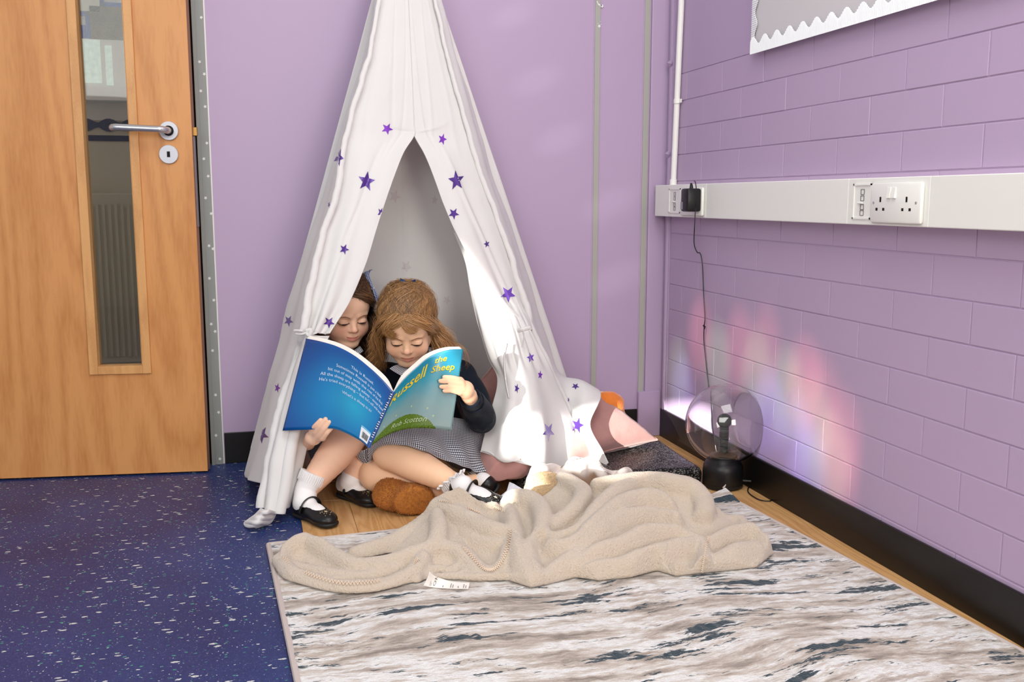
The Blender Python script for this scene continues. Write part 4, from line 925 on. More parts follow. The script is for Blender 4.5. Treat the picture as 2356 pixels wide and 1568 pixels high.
# barcode panel
def patch(A, nn, u0, v0, u1, v1, m, name, o=.0005, n=6):
    V = [tuple(grid_at(A, nn, u0+(u1-u0)*a/n, v0+(v1-v0)*b_/3, o)) for b_ in range(4) for a in range(n+1)]
    return mk(name, V, [(b_*(n+1)+a, b_*(n+1)+a+1, (b_+1)*(n+1)+a+1, (b_+1)*(n+1)+a) for b_ in range(3) for a in range(n)], m, bk, smooth=False)
patch(LA, LNn, .67, .03, .93, .20, strp, 'barcode_panel')
g = []; fcs = []
x = .71
while x < .89:
    w_ = R.choice((.003, .005, .008)); n0 = len(g)
    g += [tuple(grid_at(LA, LNn, a, b_, .0008)) for a, b_ in ((x, .06), (x+w_, .06), (x+w_, .145), (x, .145))]; fcs.append((n0, n0+1, n0+2, n0+3)); x += w_+R.choice((.004, .006))
mk('barcode', g, fcs, dark, bk, smooth=False)
patch(LA, LNn, .67, .19, .93, .215, mat('sky_ink', (120, 190, 226)), 'price_strip', .0006)
# rainbow of little printed things at the edge of the hill (flowers)
for (u, v) in ((.12, .24), (.28, .30), (.5, .335), (.72, .26), (.8, .16)):
    V = [tuple(grid_at(RA, RNn, u+.010*math.cos(t), v+.014*math.sin(t), .0006)) for t in np.linspace(0, 5.5, 8)]; mk('printed_flower', V, [tuple(range(8))], pale_ink, bk, smooth=False)

# ================================================================== PLASMA GLOBE
gb = Z(1662, 1118); gp = empty('plasma_globe', gb, 'clear glass plasma globe on a black base beside the black skirting', 'lamp')
def at(c, prof, m, name, parent, n=48, **k): return G().lathe(prof, n, Matrix.Translation(tuple(c))).build(name, m, parent, smooth=True, **k)
sgl = proj(gb)[2]/FOC
rb = 46*sgl; hb = 64*sgl
at(gb, [(rb*.90, 0), (rb*.99, .004), (rb, .010), (rb, .014)], black_plastic, 'foot_ring', gp)
at(gb, [(rb*.985, .014), (rb*1.0, .017), (rb*.995, hb*.62), (rb*.97, hb*.80), (rb*.86, hb*.93), (rb*.72, hb*1.0), (rb*.70, hb*1.03)], black_plastic, 'base', gp)
at(gb, [(rb*.66, hb*1.02), (rb*.60, hb*1.05), (rb*.60, hb*1.10), (rb*.68, hb*1.13), (rb*.66, hb*1.16), (rb*.55, hb*1.17)], black_plastic, 'collar', gp)
rg = 91*sgl; gc = gb+np.array((0, 0, 0)); zc = XP(1662, 972, gb[0])[2]; gc = np.array((gb[0]+.004, gb[1], zc))
a0 = math.asin(rb*.60/rg); prof = [(rg*math.sin(a), -rg*math.cos(a)) for a in np.linspace(a0, math.pi-1e-3, 60)]; inner = [(r*(1-.0035/rg*1), z_*(1-.0035/rg)) for r, z_ in prof][::-1]
G().lathe(prof+inner, 72, Matrix.Translation(tuple(gc)), cap=False).build('glass_bulb', glass, gp, smooth=True)
zt = XP(1660, 964, gb[0])[2]; rr = 16.5*sgl; pr = 11*sgl
at((gb[0], gb[1], zt), [(rr*math.sin(a), -rr*math.cos(a)) for a in np.linspace(.35, math.pi, 24)], mat('electrode_ball', (40, 42, 40), rough=.25, metal=.3), 'electrode', gp, 32)
prf = [(pr*1.35, hb*1.12)]; z_ = hb*1.16
while z_ < zt-rr*.9: prf += [(pr*.86, z_), (pr, z_+.0012), (pr, z_+.0026), (pr*.86, z_+.0036)]; z_ += .0042
at(gb, prf, mat('ribbed_post', (44, 46, 46), rough=.3, metal=.2), 'ribbed_post', gp, 28)
at(gb, [(pr*2.2, hb*1.10), (pr*2.1, hb*1.17), (pr*1.5, hb*1.24), (pr*1.1, hb*1.28)], black_plastic, 'inner_collar', gp, 28)
G().tube([gb+np.array((rb*.8, -rb*.5, .022)), gb+np.array((rb*.8+.02, -rb*.5-.012, .022)), gb+np.array((rb*.8+.03, -rb*.5-.018, .022))], [.004, .004, .002], 10).build('plug', black_plastic, gp, smooth=True)
lp = [(1700, 1108, .02), (1722, 1108, .012), (1738, 1108, .01), (1724, 1118, .004), (1722, 1132, .003), (1745, 1148, .003), (1770, 1152, .003), (1774, 1146, .003), (1762, 1134, .003), (1745, 1118, .004), (1728, 1104, .008), (1708, 1106, .014)]
G().tube(cr([Z(*p) for p in lp], 90), .0016, 6).build('cord', black_plastic, gp, smooth=True)

# ================================================================== RUG
rTL = Z(618, 1250, .01); rTR = Z(1669, 1122, .030); rBR = rTR+(Z(2356, 1498, .01)-rTR)*1.75; rBL = rTL+(Z(686, 1568, .01)-rTL)*2.45
rug = empty('rug', (rTL+rBR)/2*np.array((1, 1, 0)), 'large grey, white and teal streaked pile rug in the foreground', 'rug')
nu, nv = 420, 420; u, v = np.meshgrid(np.linspace(0, 1, nu), np.linspace(0, 1, nv))
A = (rTL[None, None]*((1-u)*(1-v))[..., None]+rTR*(u*(1-v))[..., None]+rBR*(u*v)[..., None]+rBL*((1-u)*v)[..., None])
A[..., 2] = .011+.0012*fnoise(A[..., :2], 60, 5)+.001*fnoise(A[..., :2], 14, 6)
A[..., 2] += .020*np.clip(1-np.hypot(u-1, v)/.05, 0, 1)
P = np.vstack([A.reshape(-1, 3)]); fast('pile', P, grid_faces(nv, nu)[:, ::-1], rug_mat, rug)
def edge(a, b_, n_=60):
    g = G(); 
    for t in np.linspace(0, 1, 2): pass
    pts = [a+(b_-a)*t for t in np.linspace(0, 1, n_)]; pts = [np.array((p[0], p[1], .007)) for p in pts]; g.tube(pts, .0065, 8, flat=1.0); return g.build('edge_binding', rug_edge, rug, smooth=True)
edge(rTL, rBL); edge(rTR, rBR); edge(rTL, rTR); edge(rBL, rBR)
G().tube([rTR+np.array((-.006, .002, .0)), rTR+np.array((.0, .004, .004)), rTR+np.array((.004, .006, .008))], [.003, .002, .001], 6).build('loose_thread', rug_edge, rug)

# ================================================================== SEQUINNED MAT, CUSHIONS, PLUSH
m0 = Z(1617, 1118); mz = .052
sq = empty('sequin_floor_cushion', (1.0, 2.75, 0), 'flat black sequinned floor cushion under the pink cushions', 'cushion')
c1 = Z(1617, 1075, mz); c2 = Z(1512, 1006, mz); dirx = np.array((1., .02, 0))
s = SDF((.62, 2.45, -.01), (1.30, 3.08, .08), .006)
ca_, sa_ = c1, c2; ax = (c1-c2)*np.array((1, 1, 0)); L1 = np.linalg.norm(ax); ax /= L1; ay = np.array((-ax[1], ax[0], 0)); 
if ay[0] > 0: ay = -ay
cc = (c1+c2)/2+ay*.27; cc[2] = .028
s.box(cc, (L1/2+.01, .27, .027), np.stack([ax, np.cross((0, 0, 1.), ax), np.array((0, 0, 1.))], 1), rad=.018, k=0).noise(6, .002, 3)
s.cut_below(.001); s.build('padded_body', sequin, sq, sm=1)
g = G(); 
def pillow(name, c, ex, ey, ez, m, hx, hy, hz, parent, nz=.004, seed=1, pinch=.16, n=56):
    M = np.stack([ex, ey, ez], 1); V = []; u = np.linspace(-1, 1, n); Fs = []
    for sgn in (1, -1):
        for a in u:
            for b_ in u:
                k = (1-a**4)**.55*(1-b_**4)**.55 if abs(a) < 1 and abs(b_) < 1 else 0
                px_ = a*(1-pinch*(1-b_*b_)*abs(a)**2); py_ = b_*(1-pinch*(1-a*a)*abs(b_)**2)
                V.append((hx*px_, hy*py_, sgn*(hz*k+.003)))
    V = np.array(V); V[:, 2] += np.sign(V[:, 2])*nz*fnoise(V, 12, seed)*np.clip(np.abs(V[:, 2])/hz*2, 0, 1)
    P = np.array(c)+V@M.T; F_ = np.vstack([grid_faces(n, n), grid_faces(n, n, n*n)[:, ::-1]])
    I = np.arange(n*n).reshape(n, n); bd_ = np.concatenate([I[0], I[1:, -1], I[-1, -2::-1], I[-2:0:-1, 0]]); nb = np.roll(bd_, -1)
    F_ = np.vstack([F_, np.stack([bd_, bd_+n*n, nb+n*n, nb], 1)])
    o = fast(name, P, F_, m, parent); pts = [P[i] for i in bd_[::3]]; pts.append(pts[0]); G().tube(pts, .0028, 6).build('piping', m, parent, smooth=True); return o
def axes(p_tip, p_a, p_b): pass
def pillow4(name, cs, m, parent, bulge, nz=.004, seed=1, n=60, pinch=.06):
    """corners a, b, c, d going round; bulges to both sides"""
    a, b_, c, d = [np.array(q, float) for q in cs]; cen = (a+b_+c+d)/4; nrm = np.cross(c-a, d-b_); nrm /= np.linalg.norm(nrm)
    u = np.linspace(-1, 1, n); U, V = np.meshgrid(u, u); Uu = U*(1-pinch*(1-V*V)*U*U); Vv = V*(1-pinch*(1-U*U)*V*V)
    s_, t_ = (Uu+1)/2, (Vv+1)/2; B = a*((1-s_)*(1-t_))[..., None]+b_*(s_*(1-t_))[..., None]+c*(s_*t_)[..., None]+d*((1-s_)*t_)[..., None]
    k = (np.clip(1-U**4, 0, 1)**.6)*(np.clip(1-V**4, 0, 1)**.6); nzv = nz*fnoise(B, 12, seed)*np.clip(k*2, 0, 1)
    P = np.vstack([(B+nrm*(bulge*k+.002+nzv)[..., None]).reshape(-1, 3), (B-nrm*(bulge*k+.002+nzv)[..., None]).reshape(-1, 3)])
    F_ = np.vstack([grid_faces(n, n), grid_faces(n, n, n*n)[:, ::-1]])
    I = np.arange(n*n).reshape(n, n); bd_ = np.concatenate([I[0], I[1:, -1], I[-1, -2::-1], I[-2:0:-1, 0]]); nb = np.roll(bd_, -1)
    F_ = np.vstack([F_, np.stack([bd_, bd_+n*n, nb+n*n, nb], 1)]); o = fast(name, P, F_, m, parent)
    pts = [P[i] for i in bd_[::3]]; pts.append(pts[0]); G().tube(pts, .0028, 6).build('piping', m, parent, smooth=True); return o
pc = empty('pink_cushion', Z(1508, 1010, 0), 'dusty pink cushion lying on the black sequinned cushion, corner pointing at the globe', 'cushion')
pillow4('cushion_cover', [Z(1512, 1012, .070), W(1322, 872, 3.07), W(1170, 960, 2.98), W(1300, 1068, 2.83)], pink_velvet, pc, .060, seed=3)
# second cushion, standing behind the right girl
pc2 = empty('pink_cushion', (.66, 2.9, 0), 'dusty pink cushion standing upright inside the teepee behind the navy sleeve', 'cushion')
e1 = np.array((.72, -.1, .69)); e1 /= np.linalg.norm(e1); e3 = np.array((.25, -.95, .12)); e3 -= e1*(e3@e1); e3 /= np.linalg.norm(e3); e2 = np.cross(e3, e1)
pillow('cushion_cover', W(1140, 945, 2.92)+np.array((.02, .0, 0)), e1, e2, e3, pink_velvet, .14, .14, .04, pc2, seed=5)
# third, folded low under the flap
pc3 = empty('pink_cushion', (.68, 2.66, 0), 'crumpled dusty pink cushion poking out below the white flap by the skirt hem', 'cushion')
s = SDF((.45, 2.50, 0), (.95, 2.95, .22), .004)
s.line([W(1120, 1050, 2.74), W(1150, 1062, 2.70), W(1190, 1070, 2.70), W(1225, 1062, 2.76)], [.036, .040, .034, .016], .02, sm=14)
s.line([W(1125, 1078, 2.70), W(1155, 1086, 2.66), W(1190, 1076, 2.67)], [.022, .022, .014], .012, sm=12)
s.line([W(1130, 1030, 2.80), W(1200, 1030, 2.80)], [.05, .04], .02)
s.noise(14, .005, 8).cut_below(.003); s.build('cushion_cover', pink_velvet, pc3, sm=1)
# orange plush behind the cushion
op = empty('orange_plush', W(1400, 925, 3.0)*np.array((1, 1, 0)), 'bright orange plush toy just showing behind the big pink cushion', 'toy')
s = SDF(W(1400, 935, 3.04)-.12, W(1400, 935, 3.04)+.12, .004)
cpt = W(1398, 932, 3.035)
s.ell(cpt, (.055, .028, .045), k=.0); s.line([cpt, cpt+np.array((.05, -.0, -.05))], [.03, .022], .02); s.noise(30, .003, 2); s.build('body', orange_plush, op)
op2 = SDF(W(1380, 905, 3.03)-.05, W(1380, 905, 3.03)+.05, .003); op2.line([W(1372, 905, 3.045), W(1396, 908, 3.045)], [.012, .008], 0).noise(40, .003, 1); op2.build('white_tuft', fur_cream, op)
# rust brown shaggy toy under the legs
def furry(name, s, m, parent, n, L, seed, grav=.4):
    o, P, Q = s.build(name, m, parent, sm=2)
    c = P[Q].mean(1); nr = np.cross(P[Q[:, 2]]-P[Q[:, 0]], P[Q[:, 3]]-P[Q[:, 1]]); nr /= np.linalg.norm(nr, axis=1, keepdims=True)+1e-9
    rs = np.random.RandomState(seed); i = rs.randint(0, len(c), n); p = c[i]+(rs.rand(n, 3)-.5)*.003; d = nr[i]+rs.normal(size=(n, 3))*.28+np.array((0, 0, -grav*.5)); d /= np.linalg.norm(d, axis=1, keepdims=True)
    side = np.cross(d, rs.normal(size=(n, 3))); side /= np.linalg.norm(side, axis=1, keepdims=True); L_ = L*(.6+.6*rs.rand(n))[:, None]; w_ = .00055
    a = p-d*.002; b_ = p+d*L_*.6; e = p+d*L_+np.array((0, 0, -grav*.3))*L_
    V = np.stack([a-side*w_, a+side*w_, b_-side*w_*.8, b_+side*w_*.8, e], 1).reshape(-1, 3); k = np.arange(n)*5
    T = np.vstack([np.stack([k, k+1, k+3], 1), np.stack([k, k+3, k+2], 1), np.stack([k+2, k+3, k+4], 1)])
    fast('fur', V, T, m, parent, kind='stuff'); return o
bt = empty('shaggy_brown_toy', Z(940, 1180), 'shaggy rust brown plush toy on the planks under the crossed legs', 'toy')
s = SDF((.05, 2.42, 0), (.60, 2.95, .22), .004)
s.ell(Z(952, 1150, .040), (.056, .048, .042), k=.02); s.ell(Z(905, 1138, .042), (.050, .038, .036), k=.03)
s.line([Z(900, 1132, .045), W(868, 1108, 2.74), W(830, 1085, 2.80), W(790, 1062, 2.82)], [.034, .036, .045, .060], .03)
s.cut_below(.004); s.noise(16, .004, 4)
furry('body', s, fur_brown, bt, 42000, .016, 5)
ct_ = empty('cream_plush', Z(1260, 1130, 0), 'cream yellow fluffy plush poking out behind the beige fleece blanket', 'toy')
s = SDF(Z(1250, 1150, 0)-np.array((.12, .12, 0)), Z(1250, 1150, 0)+np.array((.14, .16, .17)), .004); s.ell(Z(1258, 1128, .07), (.06, .05, .05), k=.02); s.ell(Z(1285, 1122, .09), (.035, .04, .05), k=.02); s.cut_below(.02); furry('body', s, fur_cream, ct_, 5000, .008, 9)
# crumpled cream cotton cloth (a garment with stitched seams) behind the blanket
cc_ = empty('crumpled_cotton_cloth', Z(1320, 1100, 0), 'crumpled cream cotton cloth with stitched seams below the teepee flap', 'cloth')
cream_c = mat('cream_cotton', (226, 216, 208), rough=.9, bump=(200, .3), bumpd=.001)
sheet('folds', [[Z(x, y, z) for x, y, z in r] for r in (
    [(1222, 1092, .085), (1236, 1066, .11), (1262, 1066, .11), (1290, 1078, .09), (1318, 1058, .115), (1350, 1050, .12), (1380, 1062, .11), (1400, 1086, .075), (1430, 1080, .075), (1456, 1084, .065)],
    [(1214, 1108, .07), (1232, 1082, .105), (1260, 1080, .11), (1290, 1090, .085), (1320, 1074, .105), (1352, 1066, .11), (1384, 1080, .095), (1404, 1098, .065), (1432, 1092, .07), (1460, 1096, .05)],
    [(1208, 1120, .05), (1232, 1100, .08), (1262, 1098, .085), (1292, 1102, .07), (1322, 1094, .08), (1354, 1088, .085), (1386, 1098, .075), (1408, 1106, .05), (1434, 1102, .055), (1462, 1106, .035)],
    [(1212, 1138, .02), (1236, 1128, .03), (1266, 1124, .03), (1296, 1124, .03), (1326, 1120, .03), (1358, 1116, .03), (1388, 1118, .03), (1412, 1120, .025), (1436, 1118, .02), (1462, 1116, .02)])],
    cream_c, cc_, nu=160, nv=70, disp=lambda u, v, P: .010*np.sin(u*38+v*5+2*np.sin(v*4))*(.35+.65*v)+.006*fnoise(P, 16, 5), thick=.004)
seam_m = mat('seam_thread', (150, 136, 130), rough=.9)
TC = bvh_of([cc_.children[0]])
def stitches(px_list, tree, m, parent, name='seam_stitching', n=40, r=.0009, off=.0008):
    g = G(); c = cr([(x, y, 0) for x, y in px_list], n*2)
    for k in range(0, len(c)-1, 2):
        q = []
        for p in (c[k], c[k+1]):
            d = Vector(ray(p[0], p[1])).normalized(); h = tree.ray_cast(Vector(CO), d)
            if h[0]: q.append(np.array(h[0]-d*off))
        if len(q) == 2 and np.linalg.norm(q[0]-q[1]) < .03: g.tube(q, r, 5)
    if g.v: g.build(name, m, parent)
stitches([(1290, 1075), (1320, 1058), (1352, 1052), (1376, 1064), (1392, 1084), (1410, 1092)], TC, seam_m, cc_, n=22)
stitches([(1220, 1110), (1226, 1090), (1236, 1078), (1246, 1086)], TC, seam_m, cc_, n=12)
# translucent care label strip lying by the shoe
lb = empty('long_fabric_label', Z(1170, 1140, .03), 'pale bluish fabric label strip lying between the shoe and the fleece blanket', 'label')
q = [Z(1140, 1150, .055), Z(1166, 1128, .07), Z(1172, 1108, .07), Z(1182, 1112, .07), Z(1212, 1130, .065), Z(1190, 1158, .05)]
lbm = mat('pale_label', (214, 216, 226), rough=.6)
mk('strip', q+[p-np.array((0, 0, .002)) for p in q], [tuple(range(6)), tuple(range(11, 5, -1))]+[(k, k+6, (k+1) % 6+6, (k+1) % 6) for k in range(6)], lbm, lb, smooth=False)
# ================================================================== THE TWO GIRLS
def head_sdf(s, C, M, k=.012, mouth='smile'):
    def L(x, y, z): return C+M@np.array((x, y, z))
    def E_(c, r, kk=k, mode='add', rot=None):
        s.ell(L(*c), r, M if rot is None else M@rot, kk, mode)
    E_((0, -.014, .026), (.0715, .088, .078)); E_((0, .012, -.030), (.058, .066, .064), .02)
    E_((0, .036, .026), (.056, .042, .044), .02)                     # forehead
    for sx in (-1, 1):
        E_((.031*sx, .046, -.042), (.026, .024, .026), .014)         # cheek
        s.cone(L(.052*sx, .004, -.045), L(.016*sx, .054, -.083), .014, .012, .016)   # jaw
    E_((0, .056, -.083), (.018, .017, .015), .012)                   # chin
    E_((0, .060, -.056), (.024, .018, .016), .012)                   # muzzle
    for sx in (-1, 1):
        E_((.027*sx, .083, -.012), (.0165, .014, .0105), .010, 'sub')
        E_((.0272*sx, .0635, -.0135), (.0150, .0125, .0115), .003)   # lid over the eyeball
        s.cone(L(.013*sx, .0735, .006), L(.040*sx, .0635, .006), .0055, .004, .008)  # brow
    s.cone(L(0, .070, -.004), L(0, .0805, -.030), .0055, .0075, .008)
    E_((0, .0835, -.0335), (.0088, .0082, .0078), .005)
    for sx in (-1, 1):
        E_((.0088*sx, .0765, -.0365), (.0056, .0065, .0052), .004)
        E_((.0052*sx, .0815, -.0418), (.0024, .003, .0018), .0015, 'sub')
    # lips
    cu = .0035 if mouth == 'smile' else .0010
    wd = .0195 if mouth == 'smile' else .0165
    up_l = [L(x*wd, .0755-.0095*x*x, -.0575+cu*x*x*1.6) for x in np.linspace(-1, 1, 9)]
    s.line(up_l, [.0018, .0034, .0042, .0044, .0040, .0044, .0042, .0034, .0018], .0028)
    lo_l = [L(x*wd*.9, .0745-.0095*x*x, -.0650+cu*x*x*1.8) for x in np.linspace(-1, 1, 9)]
    s.line(lo_l, [.0018, .0036, .0048, .0054, .0056, .0054, .0048, .0036, .0018], .0030)
    ml = [L(x*wd*1.04, .0800-.0100*x*x, -.0612+cu*x*x*1.9) for x in np.linspace(-1, 1, 11)]
    s.line(ml, .0014, .0014, mode='sub')
    for sx in (-1, 1):                                               # ears
        a = math.radians(20)*sx
        s.ell(L(.071*sx, -.010, -.014), (.0065, .018, .028), M@np.array(((math.cos(a), -math.sin(a), 0), (math.sin(a), math.cos(a), 0), (0, 0, 1))), .004)
        s.ell(L(.0765*sx, -.004, -.010), (.004, .010, .015), M, .003, 'sub'); s.ell(L(.069*sx, -.002, -.037), (.005, .007, .008), M, .004)
def body_colors(o, P, C, M, base, blush, lip, cheek=.35):
    l = (P-C)@M; x, y, z = l[:, 0], l[:, 1], l[:, 2]; n = len(P); base = np.array(lin(base)[:3]); c = np.tile(base, (n, 1))
    def mixin(w, rgb):
        w = np.clip(w, 0, 1)[:, None]; c[:] = c*(1-w)+np.array(lin(rgb)[:3])*w
    hd_ = (y > -.0) & (z > -.1) & (z < .1)
    for sx in (-1, 1): mixin(hd_*cheek*np.exp(-(((x-.034*sx)/.020)**2+((z+.040)/.017)**2)), blush)
    mixin(hd_*.35*np.exp(-((x/.010)**2+((z+.034)/.009)**2))*(y > .07), blush)
    q = np.abs(x)/.0185; lipw = ((q < 1) & (np.abs(z+.0615-.0040*q*q) < .0068*np.sqrt(np.clip(1-q*q, 0, 1))) & (y > .055)); mixin(lipw*.75, lip)
    for sx in (-1, 1):
        dx = (x-.0272*sx)/.0150; lz = -.0190+.0045*dx*dx; mixin((y > .05)*(np.abs(dx) < 1.05)*np.exp(-((z-lz)/.0013)**2)*.85, (58, 34, 28)); mixin((y > .05)*np.clip(1.2-((dx/.58)**2+((z-lz-.0010)/.0034)**2), 0, 1)*1.5, (52, 36, 32))
        mixin((y > .05)*(np.abs(dx) < 1.1)*np.exp(-((z-(-.0085-.004*dx*dx))/.0012)**2)*.22, (150, 96, 80))
        mixin((y > .05)*.20*np.exp(-(((x-.027*sx)/.016)**2+((z+.024)/.006)**2)), (196, 140, 130))
    me = o.data; a = me.color_attributes.new('tint', 'FLOAT_COLOR', 'POINT'); a.data.foreach_set('color', np.hstack([c, np.ones((n, 1))]).astype(np.float32).ravel())
def face_details(body_bvh, C, M, parent, brow=brow_mat, name_eye='eyelashes'):
    def on(x, z, out=.0006):
        a = Vector(C+M@np.array((x, .14, z))); d = Vector(-(M[:, 1])); h = body_bvh.ray_cast(a, d)
        return np.array(h[0])+M[:, 1]*out if h[0] else C+M@np.array((x, .07, z))
    for sx in (-1, 1):
        pts = [on(x*sx, z, .0006) for x, z in ((.0125, .0015), (.019, .0045), (.027, .006), (.035, .0045), (.042, .0005))]
        G().tube(cr(pts, 16), [.0004]+[.0008]*6+[.0010]*5+[.0006]*3+[.0003], 6, flat=1).build('eyebrow', brow, parent, smooth=True)
        g = G(); li = []
        for t in np.linspace(-1, 1, 15):
            p = on(.0272*sx+.0150*t, -.0190+.0045*t*t, .0004); li.append(p)
            q = p+M[:, 1]*.0034+M[:, 2]*(-.0018)+M[:, 0]*(.0020*t); g.tube([p, (p+q)/2+M[:, 2]*(-.0006), q], [.0003, .00024, .0001], 4)
        g.tube(li, .0007, 5); g.build('eyelashes', lash_mat, parent)
def strands(name, Ps, m, parent, r=.0005, seed=0, lo=0., hi=1., taper=.25, cen=None):
    """Ps n x S x 3 -> thin three-sided tubes in one mesh"""
    Ps = np.asarray(Ps, float); n, S, _ = Ps.shape; T = np.gradient(Ps, axis=1); T /= np.linalg.norm(T, axis=2, keepdims=True)+1e-9
    ref = Ps-(Ps[:, :1].mean(0)+np.array((0, .06, -.02))) if cen is None else Ps-cen; U = np.cross(T, ref); U /= np.linalg.norm(U, axis=2, keepdims=True)+1e-9
    rr_ = r*1.5*(1-(1-taper)*np.linspace(0, 1, S)**3)[None, :, None]
    A = np.stack([Ps-U*rr_, Ps+U*rr_], 2).reshape(-1, 3); b0_ = (np.arange(n)*S*2)[:, None]+(np.arange(S-1)*2)[None, :]
    Q = np.stack([b0_, b0_+1, b0_+3, b0_+2], 2).reshape(-1, 4)
    o = fast(name, A, Q, m, parent, kind='stuff'); rs = np.random.RandomState(seed); sh = np.repeat(np.clip(lo+(hi-lo)*rs.beta(1.6, 2.4, n), 0, 1), S*2)
    at2 = o.data.attributes.new('shade', 'FLOAT', 'POINT'); at2.data.foreach_set('value', sh.astype(np.float32)); return o
def hair_cap(C, M, m, parent, seed=1, r=(.079, .095, .083), front=.0):
    s = SDF(C-.14, C+.14, .003); s.ell(C+M@np.array((0, -.018, .022)), r, M, 0)
    # the face stays clear
    s.ell(C+M@np.array((0, .088, -.030)), (.080, .080, .086), M, .006, 'sub'); s.ell(C+M@np.array((0, .02, -.10)), (.10, .09, .060), M, .01, 'sub')
    s.noise(22, .0025, seed); o, P, Q = s.build('hair', m, parent, sm=1)
    at2 = o.data.attributes.new('shade', 'FLOAT', 'POINT'); at2.data.foreach_set('value', (.18+.12*fnoise(P, 30, 4)).clip(0, .5).astype(np.float32)); return o
def swept(C, M, n, seed, target, rad=(.080, .097, .085), cen=(0, -.018, .020), S=16, wave=.0035, zmin=-.35, lift=.004):
    """strands lying over the skull from hairline to the tie"""
    rs = np.random.RandomState(seed); out = []
    tgt = np.array(target)-np.array(cen); tgt = tgt/np.array(rad); tgt /= np.linalg.norm(tgt)
    while len(out) < n:
        d = rs.normal(size=3); d /= np.linalg.norm(d); x, y, z = d
        if z < zmin: continue
        hl = .34-.10*abs(x)-.30*x*x                             # hairline over the forehead
        if y > .15 and z < hl+(.03*rs.rand()): continue
        if y > .10 and z < -.10: continue
        w = math.acos(np.clip(d@tgt, -1, 1)); t = np.linspace(0, 1, S)[:, None]
        q = (np.sin((1-t)*w)*d+np.sin(t*w)*tgt)/(math.sin(w)+1e-6); side = np.cross(d, tgt); side /= np.linalg.norm(side)+1e-9
        ph = 3*float(fnoise(d[None], 1.6, seed)[0])+rs.normal()*.5; fr = 3.2+.8*rs.rand()
        q = q*(1+(lift/.09)*(.3+rs.rand())*np.sin(np.pi*np.clip(t*.9+.05, 0, 1))+.01*rs.rand())+side*(np.sin(t*fr*3+ph)*wave/.09*np.sin(np.pi*t)**.5)
        out.append(C+(np.array(cen)+q*np.array(rad))@M.T)
    return np.array(out)
def hanging(C, M, roots, n, seed, length, S=22, spread=.012, curl=.007, freq=5, outv=(0, 0, 0), jit=.010, down=(0, 0, -1.)):
    rs = np.random.RandomState(seed); out = []; roots = np.array(roots, float)
    dn_ = np.array(down, float)
    for i in range(n):
        k = rs.randint(0, len(roots)-1) if len(roots) > 1 else 0; f = rs.rand(); p = roots[k]*(1-f)+roots[min(k+1, len(roots)-1)]*f if len(roots) > 1 else roots[0]
        p = C+M@(p+rs.normal(size=3)*jit*np.array((.6, 1, 1))*.6); L_ = length*(.6+.5*rs.rand()); t = np.linspace(0, 1, S)[:, None]; o_ = np.array(outv)*(.4+rs.rand())+rs.normal(size=3)*spread
        ph = k*2.1+round(f*3)/3*4.0+rs.normal()*.35; fr = freq*(.8+.3*rs.rand()); ax = np.array((math.cos(ph), math.sin(ph), 0))
        a = curl*(.3+t*1.1)
        pts = p+dn_*L_*t+o_*np.sin(t*np.pi/2)+np.hstack([np.cos(t*fr*2+ph)*a, np.sin(t*fr*2+ph)*a, np.sin(t*fr*4)*a*.3])-np.array((math.cos(ph), math.sin(ph), 0))*a[0]
        out.append(pts)
    return np.array(out)
def planar_uv(o, ax, ay, c=(0, 0, 0)):
    l = o.data.uv_layers.new(name='UVMap'); n = len(o.data.vertices); P = np.zeros(n*3, dtype=np.float32); o.data.vertices.foreach_get('co', P); P = P.reshape(-1, 3)
    uv = np.stack([P@np.array(ax, dtype=np.float32), P@np.array(ay, dtype=np.float32)], 1); idx = np.zeros(len(o.data.loops), dtype=np.int32); o.data.loops.foreach_get('vertex_index', idx); l.data.foreach_set('uv', uv[idx].ravel())
def finger(s, pts, r0=.0062, r1=.0048, k=.0016):
    pts = np.array(pts); s.line(cr(pts, 10), list(np.linspace(r0, r1, 10)), k)
